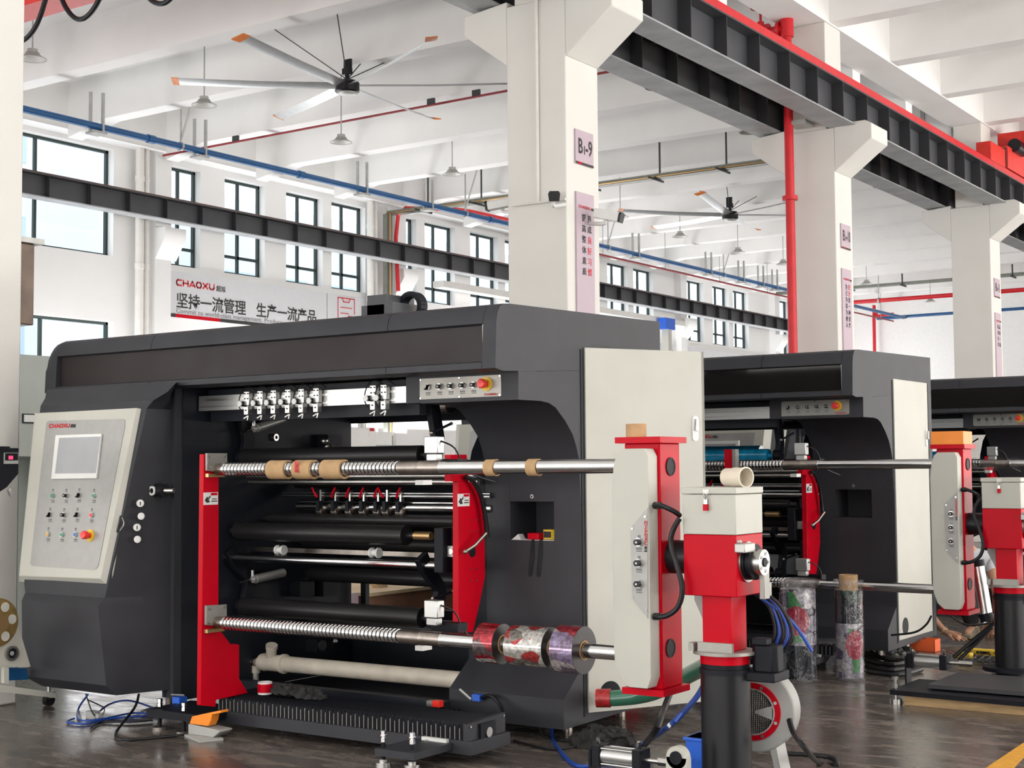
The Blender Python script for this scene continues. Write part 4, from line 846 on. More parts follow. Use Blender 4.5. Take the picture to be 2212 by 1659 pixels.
    # winch box, cable chain on the roof
    if M1:
        q = U(791, 672, Y=7.5); q2 = U(860, 640, Y=7.5); zt = 2.35
        MB().box((q.x, 7.45, zt), (q2.x, 7.75, U(800, 662, Y=7.5).z)).box((U(802, 0, Y=7.5).x, 7.45, zt), (U(843, 0, Y=7.5).x, 7.75, U(820, 639, Y=7.5).z)).box((U(843, 0, Y=7.5).x+.005, 7.42, zt), (U(862, 0, Y=7.5).x, 7.7, U(850, 655, Y=7.5).z)).build('roof_motor_box', 'girder', root, bevel=.004)
        c = U(884, 662, Y=7.6); R1 = .085; mb = MB()
        for i in range(15):
            t = -.35+math.pi*1.2*i/14; p = c+Vector((math.cos(t)*R1, 0, math.sin(t)*R1)); d = Vector((-math.sin(t), 0, math.cos(t)))*.0125; n_ = Vector((math.cos(t), 0, math.sin(t)))*.018
            mb.prism([p-d-n_, p+d-n_, p+d+n_, p-d+n_], (0, .07, 0))
        mb.build('cable_chain', 'black_plate', root)
        # limit switches on the cabinet foot
        c = U(1035, 1506, Y=6.64); MB().use('blue_plastic').box(c-Vector((.03, .03, .018)), c+Vector((.025, .0, .018))).use('galv').tube([c+Vector((-.03, -.035, -.01)), U(993, 1489, Y=6.6)], .008, 6, 1).use('black_rubber').tube([c+Vector((.025, -.01, 0)), U(1060, 1503, Y=6.6), U(1082, 1525, Y=6.58), U(1087, 1548, Y=6.5), U(1080, 1575, Y=6.4)], .011, 8).build('limit_switch', None, root)
        c = U(388, 1512, Y=6.0); MB().use('blue_plastic').box(c-Vector((.03, .03, .02)), c+Vector((.03, .03, .02))).use('galv').tube([c+Vector((-.05, -.02, .03)), c+Vector((.08, -.04, .04))], .005, 6, 1).build('limit_switch', None, root)
        c = U(938, 1520, Y=6.45); MB().use('steel').box(c-Vector((.04, .02, .015)), c+Vector((.0, .02, .015))).use('estop_red').box(c-Vector((.0, .02, .015)), c+Vector((.05, .02, .02))).build('limit_switch', None, root)
        # waste duct of plastic pipe
        a = U(700, 1438, X=-6.3); 
        p0 = U(590, 1432, Y=6.78); p1 = Vector((-5.03, 6.78, .27)); d = (p1-p0).normalized()
        dk = MB().lathe(p0, d, [(0, .05), ((p1-p0).length, .05)], 28).build('waste_duct', 'pvc', root)
        MB().lathe(p0-d*.10, d, [(0, .053), (.03, .058), (.05, .053), (.18, .053), (.185, .062), (.205, .062), (.21, .052)], 28).lathe(p0-d*.02, Vector((.35, -.3, 1)), [(.0, .032), (.10, .034), (.105, .038), (.13, .038)], 20).build('pipe_tee', 'pvc', dk)
        MB().tube([p0-d*.09, p0-d*.14+Vector((0, 0, -.01)), p0-d*.155+Vector((0, 0, -.07))], .032, 14, 3).build('pipe_elbow', 'pvc', dk)
        MB().cyl(p0-d*.155+Vector((0, 0, -.07)), p0-d*.155+Vector((0, 0, -.17)), .022).build('suction_stub', 'galv', dk)
    return root
m1 = machine(None, 'dark grey film slitting machine nearest the camera with open pale side door and cream console', True)
m2 = machine(None, 'second dark slitting machine in the row, behind the first, with its pale side door shut', False)
m3 = copy_tree(m2); m3['label'] = 'third dark slitting machine, farthest away at the right edge of the photo'
m2.location = Vector(m2.location)+Vector((.33, 4.08, 0)); m3.location = Vector(m3.location)+Vector((.55, 8.22, 0))
# ================================================================ TURRETS
def turret(base, label):
    YT = YS; r = empty('rewind_turret', (-2.85, YT+.1, 0), label, 'turret', 'red rewind turrets')
    f = 5.69
    x0 = U(1342, 1100, Y=f).x; x1 = U(1428, 1200, Y=f).x; zt = U(1400, 957, Y=f).z; zb = U(1400, 1487, Y=f).z; yb = U(1470, 1100, X=x1).y
    hd = MB().box((x0+.02, f, zb), (x1, yb, zt)).build('turret_arm', 'red_paint', r, bevel=.006)
    MB().box((x0-.012, f-.03, zt), (x1+.02, yb+.03, zt+.028)).box((x0+.01, f-.03, zb-.028), (x1+.02, yb+.03, zb)).build('end_flange', 'red_paint', hd, bevel=.004)
    # cover with rounded top and bottom front corners
    pts = []
    for t in range(7): a = math.pi/2*t/6; pts.append((x0+.10-.10*math.sin(a) if 0 else x0+.06-.06*math.cos(a), zt-.10+.10*math.sin(a)-.03))
    cov = [(f-.012, 'a')]
    ya, ybk = f-.10, f-.001
    prof = [(x0+.055, zt-.025), (x1-.03, zt-.025), (x1-.012, zt-.06), (x1-.012, zb+.06), (x1-.03, zb+.012), (x0+.075, zb+.012), (x0+.03, zb+.05), (x0+.004, zb+.12), (x0, zb+.2), (x0, zt-.2), (x0+.010, zt-.10), (x0+.03, zt-.045)]
    cv = MB().loft([[(x, f-.001, z) for x, z in prof], [(x, f-.075, z) for x, z in prof], [(x*.985+(x0+x1)/2*.015, f-.085, z) for x, z in prof]]).build('panel_cover', 'cream_paint', hd, bevel=.003, ang=30)
    yc = f-.0855
    P = [(1400, 1096), (1400, 1336), (1366, 1291), (1363, 1140)]
    pp = [U(a, b, Y=yc) for a, b in P]; pl = MB().prism(pp, (0, -.004, 0)).build('switch_plate', 'nickel', cv) if False else MB().prism(pp, (0, -.004, 0)).build('switch_plate', 'panel_grey', hd)
    for px, py in ((1381, 1171), (1381, 1216), (1381, 1261)):
        button(hd, U(px, py, Y=yc-.004), NY, 'knob', 1.15)
    marks(hd, [(U(1381, py, Y=yc-.0045), .9) for py in (1183, 1228, 1272)]+[(U(1381, py, Y=yc-.0045), .45) for py in (1156, 1201)], (1, 0, 0), UZ)
    logo(hd, U(1392, 1125, Y=yc-.0045), (0, 0, -1), (1, 0, 0), .014)
    for py in (1008, 1400): c = U(1448, py, X=x1); MB().cyl(c, c+Vector((.003, 0, 0)), .035 if py < 1100 else .035, 24).ring(c, c+Vector((.005, 0, 0)), .042, .035).build('round_opening', 'black_plate', hd)
    m3 = MB()
    for px, py in ((1394, 1116), (1366, 1142), (1367, 1290), (1396, 1317)): c = U(px, py, Y=yc-.004); m3.cyl(c, c+Vector((0, -.004, 0)), .005, 8)
    m3.build('screws', 'chrome', hd)
    # cable loop
    g1 = U(1413, 1092, Y=f-.06); g2 = U(1413, 1332, Y=f-.06)
    MB().tube([g1, U(1430, 1093, Y=f-.08), U(1455, 1104, Y=f-.06), U(1468, 1113, Y=f+.0)], .0115, 8).tube([U(1468, 1120, Y=f-.05), U(1452, 1150, Y=f-.06), U(1450, 1180, Y=f-.06), U(1462, 1220, Y=f-.07), U(1474, 1270, Y=f-.07), U(1465, 1310, Y=f-.07), U(1440, 1330, Y=f-.07), g2], .012, 10, 5).build('power_cable', 'black_rubber', hd)
    MB().cyl(g1, U(1428, 1092, Y=f-.06), .016, 8).cyl(g2, U(1428, 1332, Y=f-.06), .016, 8).build('cable_gland', 'black_rubber', hd)
    # head: pale box with lid over a red box
    yh = 5.66; a = U(1475, 1155, Y=yh); b = U(1590, 1158, Y=yh); yk = U(1648, 1155, X=b.x).y
    z1, zl, zm, z0 = U(1530, 1053, Y=yh).z, U(1530, 1068, Y=yh).z, U(1530, 1155, Y=yh).z, U(1530, 1288, Y=yh).z
    MB().box((a.x-.004, yh-.004, zl+.002), (b.x+.004, yk+.004, z1)).build('lid', 'cream_paint', r, bevel=.003)
    MB().box((a.x, yh, zm), (b.x, yk, zl)).build('upper_box', 'cream_paint', r, bevel=.004)
    rb = MB().box((a.x+.001, yh+.001, z0), (b.x-.001, yk-.001, zm-.001)).build('head_box', 'red_paint', r, bevel=.004)
    c = U(1527, 1082, Y=yh); MB().use('white_plastic').box((c.x-.014, yh-.012, c.z+.03), (c.x+.014, yh, c.z+.05)).use('steel').tube([(c.x-.010, yh-.014, c.z+.035), (c.x, yh-.018, c.z+.008), (c.x+.010, yh-.014, c.z+.035)], .003, 6, 2).box((c.x-.008, yh-.014, c.z-.02), (c.x+.008, yh, c.z+.01)).use('red_paint').box((c.x-.010, yh-.02, c.z-.042), (c.x+.010, yh-.004, c.z-.014)).build('toggle_latch', None, r)
    xa = b.x-.0; nb = U(1518, 1400, Y=yh+.03); ne = U(1580, 1400, Y=yh+.03); yn = U(1614, 1400, X=ne.x).y; zn = U(1550, 1408, Y=yh+.03).z
    MB().box((nb.x, yh+.03, zn), (ne.x, yn, z0)).build('neck', 'red_paint', r, bevel=.004)
    MB().prism([(a.x+.0, yh+.10, z0), (a.x+.0, yh+.10, z0-.03), (nb.x, yh+.10, zn+.06), (nb.x, yh+.10, z0)], (0, .02, 0)).build('gusset', 'cast_grey', r)
    cx, cyy = (nb.x+ne.x)/2, (yh+.03+yn)/2; rp = .109
    pl = MB().cyl((cx, cyy, zn-.014), (cx, cyy, zn), rp*1.28, 40).build('index_plate', 'nickel', r)
    MB().box((nb.x-.015, yh+.01, zn), (ne.x+.012, yh+.028, zn+.04)).box((nb.x-.055, yh+.0, zn-.0), (nb.x-.03, yh+.05, zn+.035)).build('clamp_bar', 'nickel', pl)
    MB().cyl((cx, cyy, zn-.055), (cx, cyy, zn-.014), rp*1.0, 40).build('red_collar', 'red_paint', r)
    MB().cyl((cx, cyy, zn-.075), (cx, cyy, zn-.055), rp*.98, 40).cyl((cx, cyy, zn-.10), (cx, cyy, zn-.076), rp*1.04, 40).build('bearing_ring', 'black_plate', r)
    MB().cyl((cx, cyy, .05), (cx, cyy, zn-.10), rp, 48).build('pillar', 'black_rubber', r)
    MB().cyl((cx, cyy, .035), (cx, cyy, .06), .19, 40).build('pillar_flange', 'black_plate', r)
    MB().box((cx-.42, cyy-.45, .0), (cx+.45, cyy+.175, .035)).build('base_plate', 'housing', r, bevel=.003)
    m3 = MB()
    for t in range(8): q = Vector((cx+.165*math.cos(t*.785+.3), cyy+.165*math.sin(t*.785+.3), .06)); m3.cyl(q, q+Vector((0, 0, .025)), .013, 6)
    m3.build('flange_bolts', 'steel_worn', r)
    # motor block bracket on the right of the collar
    MB().box((cx+.06, cyy-.02, zn-.125), (cx+.24, cyy+.14, zn-.085)).box((cx+.12, cyy+.0, zn-.085), (cx+.24, cyy+.10, zn+.03), .02).box((cx+.13, cyy-.01, zn+.03), (cx+.20, cyy+.05, zn+.06)).build('motor_block', 'black_plate', r, bevel=.005)
    # turning axis: drum, disc and clamp on the far side
    zx = U(1640, 1210, X=b.x).z; ya = (yh+yk)/2
    MB().cyl((x1-.005, ya, zx+.01), (a.x, ya, zx+.01), .075, 28).build('axis_drum', 'black_rubber', r)
    c = U(1614, 1222, X=b.x)
    ad = MB().use('steel_worn').cyl((b.x, c.y, zx), (b.x+.008, c.y, zx), .088, 36).use('black_plate').lathe((b.x+.008, c.y, zx), NX, [(0, .078), (.01, .078), (.012, .07), (.024, .07), (.026, .078), (.036, .078)], 32).use('steel').cyl((b.x+.044, c.y, zx), (b.x+.082, c.y, zx), .056, 32).use('black_plate').cyl((b.x+.082, c.y, zx), (b.x+.087, c.y, zx), .020, 20).build('end_disc', None, r)
    m3 = MB()
    for t in range(5): q = Vector((b.x+.082, c.y+.039*math.cos(t*1.25), zx+.039*math.sin(t*1.25))); m3.ring(q, q+Vector((.003, 0, 0)), .008, .005, 12)
    m3.build('disc_screws', 'chrome', ad)
    MB().box((b.x+.055, c.y+.0, zx-.16), (b.x+.080, c.y+.055, zx-.0)).box((b.x+.06, c.y+.055, zx-.15), (b.x+.078, c.y+.08, zx-.09)).build('lever_plate', 'nickel', ad, bevel=.003)
    MB().box((b.x+.0, yh-.02, zx+.045), (b.x+.05, c.y-.02, zx+.085)).cyl((b.x+.02, yh-.01, zx+.085), (b.x+.02, yh-.01, zx+.10), .012, 6).build('clamp_block', 'galv', r, bevel=.005)
    # cable bundle down the right side
    for k, m in enumerate(('black_rubber', 'blue_hose', 'black_rubber', 'blue_hose', 'black_rubber')):
        o = k*.014; MB().tube([(b.x-.05+o, yk+.0, z0), (b.x+.02+o, yk+.01, z0-.06), (b.x+.05+o*1.5, yk+.0, z0-.18), (b.x+.0+o, yk-.02, z0-.28), (cx+.12, cyy+.08, zn-.0)], .0085, 8).build('cable', m, r)
    MB().tube([(b.x-.02, yk, z0-.02), (b.x+.12, yk+.02, z0-.12), (b.x+.20, yk+.05, z0-.25)], .008, 8).build('cable', 'blue_hose', r)
    MB().tube([(cx-.13, cyy+.35, .05), (cx-.10, cyy+.2, .5), (a.x+.03, yk, z0)], .011, 8).build('cable', 'galv', r)
    r['_t'] = [cx, cyy, zt+.028, x0, x1, z1]
    return r
t1 = turret(None, 'red and pale rewind turret on a black pillar nearest the camera')
t2 = place_copy(t1, (.09, 4.10, 0), 'red and pale rewind turret standing farther back at the right edge', skip=('base_plate',))
for ch in children(t2):
    if ch.name.split('.')[0] in ('pillar_flange', 'flange_bolts'): ch.location.z += .09
# ================================================================ THINGS ON AND AROUND THE MACHINES
def core(x0, x1, z, lab, r=.046, ri=.0395, dz=-.005, txt=None):
    o = MB().ring((x0, YS, z+dz), (x1, YS, z+dz), r, ri, 36).build('cardboard_core', 'cardboard'); tag(o, lab, 'core', 'cardboard cores on the upper shaft')
    if txt: 
        for k, ch in enumerate(txt): text('handwriting', ch, .034, 'ink_red', o, (x0+.03, YS-r-.0008, z+.012-k*.03), (1, 0, 0), UZ, bold=.0012)
xs = lambda px: U(px, 1010, Y=YS-.03).x
core(xs(578), xs(616), ZS1, 'plain brown cardboard core on the ribbed upper shaft, leftmost of the three', .052, .040)
core(xs(634), xs(672), ZS1, 'cardboard core with red handwriting, middle of the three on the ribbed upper shaft', .052, .040, txt='好纸')
core(xs(694), xs(737), ZS1, 'plain brown cardboard core on the ribbed upper shaft, rightmost of the three', .052, .040)
core(xs(1045), xs(1066), ZS1, 'narrow cardboard ring on the smooth upper shaft, the left one', .0415, .0365, -.003)
core(xs(1136), xs(1158), ZS1, 'narrow cardboard ring on the smooth upper shaft, the right one nearer the turret', .0415, .0365, -.003)
tx = t1['_t']
a = U(1345, 928, Y=5.76); b = U(1389, 928, Y=5.76); c = (a+b)/2
o = MB().ring((c.x, 5.79, tx[2]), (c.x, 5.79, tx[2]+.063), .047, .041, 36).build('cardboard_core', 'cardboard'); tag(o, 'short cardboard core standing on top of the nearest red turret arm', 'core')
def roll(px0, px1, R, m, lab, z=ZS2):
    x0, x1 = U(px0, 1400, Y=YS-R*.6).x, U(px1, 1400, Y=YS-R*.6).x
    r = empty('film_roll', ((x0+x1)/2, YS, z-R), lab, 'film roll', 'film rolls on the lower shaft')
    MB().lathe((x0, YS, z), NX, [(0, .042), (0, R-.001), (.001, R), (x1-x0-.001, R)], 48, False).build('wound_film', m, r)
    MB().lathe((x0, YS, z), NX, [(x1-x0-.001, R), (x1-x0, R-.001), (x1-x0, .046)], 48, False).build('roll_edge', 'film_edge', r)
    MB().ring((x0, YS, z), (x1+.003, YS, z), .046, .038, 36).build('core', 'cardboard', r); return r, x0, x1
roll(1030, 1072, .098, 'film_red', 'narrow red and white printed film roll, leftmost of the three on the lower shaft')
r, x0, x1 = roll(1096, 1178, .096, 'film_silver', 'wide silver and red printed film roll, middle of the three on the lower shaft')
r, x0, x1 = roll(1196, 1246, .112, 'film_violet', 'violet printed film roll with a wide dark edge, rightmost on the lower shaft')
# wrapped rolls standing on the floor
def patch(mb, c, R, t0, t1, z0, z1, shape=None, n=14, mz=10):
    for i in range(n):
        for j in range(mz):
            u = (i+.5)/n; v = (j+.5)/mz
            if shape and not shape(u*2-1, v*2-1): continue
            q = []
            for du, dv in ((0, 0), (1, 0), (1, 1), (0, 1)):
                t = t0+(t1-t0)*(i+du)/n; z = z0+(z1-z0)*(j+dv)/mz; q.append((c.x+R*math.cos(t), c.y+R*math.sin(t), z))
            mb.add(q, [(0, 1, 2, 3)])
def stand_roll(px, py, R, H, lab, cr, slim):
    c = U(px, py, Z=0); c = c+Vector((c.x, c.y, 0)).normalized()*R; r = empty('wrapped_film_roll', (c.x, c.y, 0), lab, 'film roll', 'film rolls standing on the floor')
    zs = [0.02, H*.36 if not slim else H*.57, H-.07]
    MB().cyl((c.x, c.y, zs[0]), (c.x, c.y, zs[1]), R*.93, 40).build('wound_film', 'film_dark' if not slim else 'film_pattern', r)
    MB().cyl((c.x, c.y, zs[1]), (c.x, c.y, zs[2]), R*.93, 40).build('wound_film', 'film_pattern' if not slim else 'film_dark', r)
    MB().ring((c.x, c.y, 0.02), (c.x, c.y, H+cr), R*.64 if slim else R*.4, R*.54 if slim else R*.33, 28).build('core', 'cardboard', r)
    toc = math.atan2(-c.y, -c.x)
    zc = H*.60 if not slim else H*.36; tc = toc-.1 if not slim else toc+.45
    disc = lambda u, v: u*u+v*v < 1
    mb = MB(); patch(mb, c, R*.945, tc-.72, tc+.72, zc-.10, zc+.10, disc, 18, 14); mb.build('printed_fruit', 'film_berry', r)
    mb = MB(); patch(mb, c, R*.94, tc-.6, tc+.3, (zc+.07), (zc+.2) if not slim else zc+.11, lambda u, v: abs(u+v*.4) < .7-.3*v, 14, 10)
    patch(mb, c, R*.94, tc-.35, tc+.45, zc-.19 if slim else zc-.15, zc-.07, lambda u, v: abs(u) < .8+.2*v, 14, 8); mb.build('printed_leaves', 'film_green', r)
    rings = []
    for k in range(24):
        z = .004+(H-.004)*k/23; n = 40; ring = []
        for i in range(n):
            t = 2*math.pi*i/n; rr = R*(1.0+.035*math.sin(3*t+z*19)+.02*math.sin(7*t-z*33)) if 1 < k < 22 else R*1.03
            if slim: rr = R*(1.0+.012*math.sin(3*t+z*19)) if 1 < k < 22 else R*1.03
            ring.append((c.x+rr*math.cos(t), c.y+rr*math.sin(t), z))
        rings.append(ring)
    MB().loft(rings, False).build('clear_wrap', 'clear_film', r, ang=50)
    MB().ring((c.x, c.y, 0), (c.x, c.y, .025), R*1.04, R*.9, 40).ring((c.x, c.y, H-.03), (c.x, c.y, H), R*1.03, R*.97, 40).build('wrap_rim', 'clear_film', r)
    return c
# heights from photo
c = U(1727, 1475, Z=0); stand_roll(1727, 1476, .133, U(1727, 1250, Y=c.y+.11).z, 'wider film roll standing on the floor in crumpled clear wrap', -.08, False)
c = U(1838, 1472, Z=0); c2 = stand_roll(1837, 1473, .102, U(1838, 1252, Y=c.y+.08).z, 'slimmer film roll standing on the floor with a cardboard core sticking out of its top', .035, True)
mb = MB(); q = [U(1815, 1395, Y=c2.y), U(1783, 1432, Y=c2.y-.02), U(1786, 1452, Y=c2.y-.04), U(1797, 1458, Y=c2.y-.03), U(1810, 1436, Y=c2.y)]
tag(MB().prism(q, (0, .003, 0)).build('film_scrap', 'clear_film'), 'loose flap of clear film hanging from the left of the slimmer standing roll', 'film scrap')
# plastic pipe socket lying on the turret lid
zl = tx[5]; p = U(1552, 1030, Y=5.72); e = U(1600, 1030, Y=5.66); d = Vector((.93, -.36, 0)).normalized(); s = Vector((p.x, 5.80, zl+.043))
r = empty('pipe_coupling', (s.x, s.y, zl), 'cream plastic pipe coupling lying on the lid of the nearest turret', 'pipe fitting')
MB().lathe(s, d, [(0, .030), (0, .040), (.05, .040), (.052, .043), (.115, .043), (.118, .046), (.125, .046), (.126, .040), (.06, .038), (.058, .025), (.01, .025)], 36, False).build('coupling_body', 'pvc_clean', r)
# orange crate on turret 2
t2x = [tx[i] for i in range(6)]; cx_, cy_ = .09, 4.10; zt_ = tx[2]
a = U(2017, 957, Y=5.72+4.10); b = U(2087, 957, Y=5.72+4.10); h = U(2050, 932, Y=9.82).z
MB_ = MB().box((a.x, 9.76, zt_+.0), (b.x, 9.96, h)); tag(MB_.build('orange_box', 'orange_plastic', bevel=.003), 'bright orange box standing on top of the far turret arm', 'box')
# crumpled foil on machine 3 shaft
x0 = U(2095, 998, Y=YS+8.22).x; mb = MB(); rings = []
for k in range(30):
    x = x0+k*.04; rr = .046+.012*math.sin(k*1.9); rings.append([(x, YS+8.22+rr*(1+.15*math.sin(5*t+k))*math.cos(t), ZS1+rr*(1+.15*math.sin(4*t+k*2))*math.sin(t)-(.05*max(0, -math.sin(t)) if 3 < k < 7 else 0)) for t in [i*2*math.pi/18 for i in range(18)]])
tag(mb.loft(rings).build('plastic_wrap', 'clear_film', ang=20), 'crumpled clear plastic wrapped around the shaft of the third machine', 'plastic wrap')
# things in the niche of the right cabinet
r = empty('tape_measure', (-4.50, 6.95, 1.085), 'yellow tape measure lying in the square recess', 'tape measure')
MB().box((-4.545, 6.90, 1.09), (-4.47, 6.98, 1.145), .012).build('case', 'yellow', r); MB().box((-4.53, 6.893, 1.10), (-4.485, 6.90, 1.135)).build('grip', 'black_rubber', r)
tag(MB().box((-4.63, 6.87, 1.088), (-4.55, 6.95, 1.125), .006).build('lighter_box', 'red_paint', bevel=.004), 'small red case lying beside the yellow tape measure in the recess', 'case')
tag(MB().prism([(-4.725, 6.852, 1.0855), (-4.435, 6.852, 1.0855), (-4.44, 6.98, 1.087), (-4.725, 6.98, 1.087)], (0, 0, .002)).prism([(-4.725, 6.855, 1.087), (-4.66, 6.855, 1.087), (-4.69, 6.87, 1.118)], (0, .05, 0)).build('paper_sheet', 'white_plastic'), 'white sheet of paper lying in the square recess', 'paper')
tag(MB().tube([(-4.46, 7.0, 1.11), (-4.45, 6.95, 1.14), (-4.435, 6.9, 1.15), (-4.432, 6.95, 1.10)], .018, 8).build('black_cord', 'black_rubber'), 'coil of black cord in the right corner of the recess', 'cord')
for i, (dx, lab) in enumerate(((-4.575, 'left'), (-4.52, 'right'))):
    L = .19; tag(MB().tube([(dx-.002, 6.86, 1.088), (dx-.004, 6.842, 1.08), (dx-.012, 6.838, 1.0), (dx-.022, 6.838, 1.088-L), (dx-.012, 6.838, 1.088-L-.004), (dx+.004, 6.838, 1.0), (dx+.006, 6.842, 1.08), (dx+.006, 6.86, 1.088)], .0035, 6, 4).build('wrist_strap', 'black_fabric'), 'thin black loop hanging out of the recess, the %s one' % lab, 'strap')
# tape roll, gloves on the bellows
p = U(567, 1514, Y=6.08); zb = .207
r = empty('tape_roll', (p.x, 6.10, zb), 'small red and white tape roll standing on the black bellows', 'tape roll')
MB().ring((p.x, 6.10, zb), (p.x, 6.10, zb+.012), .041, .035).ring((p.x, 6.10, zb+.06), (p.x, 6.10, zb+.07), .041, .035).build('white_rim', 'white_plastic', r); MB().ring((p.x, 6.10, zb+.012), (p.x, 6.10, zb+.06), .043, .035).build('red_band', 'red_paint', r)
from mathutils import noise
def blob(name, pts, m, lab, cat, seed=1, r0=.04, fl=.5, n=22):
    random.seed(seed); mb = MB()
    for p in pts:
        rr = r0*random.uniform(.8, 1.25); c = Vector(p); rings = []
        for j in range(n//2+1):
            a = math.pi*j/(n//2); q = max(math.sin(a), .01); rings.append([c+Vector((math.cos(t)*q*rr*(1+.28*math.sin(3*t+j+seed)), math.sin(t)*q*rr*(1+.28*math.cos(2*t+j)), -math.cos(a)*rr*fl)) for t in [i*2*math.pi/n for i in range(n)]])
        mb.loft([[p+noise.noise_vector(p*38+Vector((seed, 0, 0)))*r0*.42 for p in rg] for rg in rings])
    for v in mb.v: v.z = max(v.z, .002 if name != 'glove' else .206)
    o = mb.build(name, m, ang=50); return tag(o, lab, cat)
p = U(605, 1518, Y=6.1).x; blob('glove', [(p, 6.10, zb+.03), (p+.06, 6.11, zb+.032), (p+.12, 6.12, zb+.03), (p+.17, 6.12, zb+.02), (p+.22, 6.13, zb+.018), (p+.27, 6.13, zb+.012)], 'black_fabric', 'dark work gloves lying crumpled on the black bellows', 'gloves', 3, .048, .65)
# orange pallet lever clamp on the floor at the left
c = U(440, 1593, Z=0); r = empty('wheel_chock', (c.x, c.y, 0), 'grey and orange plastic corner guard on the floor at the foot of the red arm', 'corner guard')
x0 = U(406, 1590, Y=c.y-.02).x; x1 = U(474, 1590, Y=c.y-.02).x; yy = c.y-.02
MB().prism([(x0-.01, yy-.02, 0), (x1-.05, yy-.10, 0), (x1+.01, yy+.02, 0), (x0+.05, yy+.12, 0)], (0, 0, .012)).build('foot_plate', 'cast_grey', r)
MB().prism([(x0, yy, .012), (x1-.05, yy, .012), (x1, yy, .045), (x1, yy, .055), (x0, yy, .068)], (0, .10, 0)).build('grey_body', 'cast_grey', r, bevel=.004)
MB().prism([(x0, yy+.01, .068), (x0+.02, yy+.01, .11), (x0+.12, yy+.01, .135), (x1, yy+.01, .165), (x1, yy+.01, .150), (x1-.07, yy+.01, .135), (x1-.08, yy+.01, .10), (x1-.10, yy+.01, .068)], (0, .06, 0)).build('orange_lever', 'orange_plastic', r, bevel=.003)
# cables under the machine at the left
def cable(pts, r, m, lab, name='cable', cat='cable', grp=None, sm=5):
    return tag(MB().tube(pts, r, 8, sm).build(name, m), lab, cat, grp)
F = lambda px, py, z=.009: U(px, py, Z=z)
cable([F(160, 1552), F(145, 1560), F(185, 1563), F(240, 1552), F(320, 1545), F(345, 1535), F(380, 1520, .06)], .006, 'blue_hose', 'dark blue cable looping on the floor under the left console')
cable([F(190, 1500, .15), F(170, 1530), F(172, 1555), F(220, 1553), F(290, 1540), F(350, 1545)], .006, 'blue_hose', 'dark blue cable hanging from the left console to the floor')
cable([F(206, 1545), F(235, 1522, .03), F(275, 1513, .05), F(320, 1525), F(345, 1538)], .006, 'blue_hose', 'bright blue cable arching over the floor from the plug')
cable([F(185, 1498, .15), F(200, 1540, .04), F(215, 1548), F(225, 1530), F(190, 1512, .1)], .004, 'black_rubber', 'thin black cable loop beside the pale plug under the console')
cable([F(300, 1500, .17), F(290, 1530, .08), F(252, 1580), F(258, 1597), F(300, 1597), F(400, 1587)], .008, 'black_rubber', 'black cable curling from the console to the floor by the orange guard')
cable([F(196, 1573), F(220, 1560), F(280, 1560), F(330, 1556)], .005, 'black_rubber', 'thin black cable end lying flat on the floor at the left')
c = F(203, 1545, .02); tag(MB().use('cast_grey').box(c-Vector((.05, .03, .02)), c+Vector((.03, .03, .025)), .01).cyl(c+Vector((.03, 0, 0)), c+Vector((.075, -.01, -.005)), .018).build('cable_plug'), 'pale grey cable plug lying on the floor among the blue cables', 'plug')
# green hose leaving the cable hole of the door
p0 = U(1296, 1508, X=-4.16); pts = [p0, U(1330, 1508, X=-4.08), U(1380, 1503, X=-3.95), U(1425, 1490, X=-3.80), U(1480, 1462, X=-3.62), U(1540, 1430, Y=6.6)]
r = empty('suction_hose', tuple(p0), 'ribbed green hose with a red taped end coming out of the pale door', 'hose')
MB().tube(pts, .044, 20, 8).build('hose_body', 'green_hose', r); d = (pts[1]-pts[0]).normalized(); MB().cyl(pts[0]-d*.02, pts[0]+d*.06, .051, 24).build('taped_end', 'red_tape', r)
# fat dark conduit and blue hose to the pneumatic cylinder
cable([U(1450, 1490, Y=6.2), U(1435, 1530, Y=6.1), U(1415, 1580, Y=5.9), F(1390, 1612, .04)], .016, 'black_rubber', 'thick black conduit running down to the floor from behind the red arm')
cable([U(1520, 1480, Y=6.0), U(1500, 1512, Y=5.9), U(1450, 1565, Y=5.8), F(1400, 1600, .05), F(1380, 1612, .08)], .013, 'blue_hose', 'blue air hose running down to the floor cylinder, tied with white ties')
h = bpy.data.objects[-1] if 0 else [o for o in bpy.data.objects if o.get('label', '').startswith('blue air hose')][0]
for q_ in (U(1450, 1565, Y=5.8), F(1400, 1600, .05)): MB().ring(q_-Vector((.006, .0, -.006)), q_+Vector((.006, 0, -.006)), .018, .013, 16).build('cable_tie', 'white_plastic', h)
cable([F(1195, 1560, .09), F(1192, 1590), F(1215, 1628), F(1250, 1655), F(1300, 1650), F(1330, 1648)], .010, 'blue_hose', 'blue hose curling on the floor under the right cabinet')
cable([F(1160, 1560, .09), F(1175, 1590), F(1230, 1600), F(1280, 1590)], .010, 'black_rubber', 'black hose on the floor under the right cabinet foot')
cable([F(1110, 1600), F(1180, 1617), F(1240, 1613), F(1290, 1600)], .007, 'black_rubber', 'black cable lying flat on the floor between the base and the cylinder')
blob('rag', [F(1260, 1597, .03), F(1285, 1585, .04), F(1300, 1600, .03), F(1325, 1590, .04), F(1345, 1598, .03), F(1275, 1605, .02)], 'black_fabric', 'crumpled dark rag lying on the floor behind the pneumatic cylinder', 'rag', 5, .06, .7)
blob('plastic_bag', [U(1470, 1500, Z=.05), U(1495, 1512, Z=.04), U(1488, 1490, Z=.1)], 'clear_film', 'crumpled clear plastic sheet on the floor behind the pale cover', 'plastic sheet', 8, .11, .8)
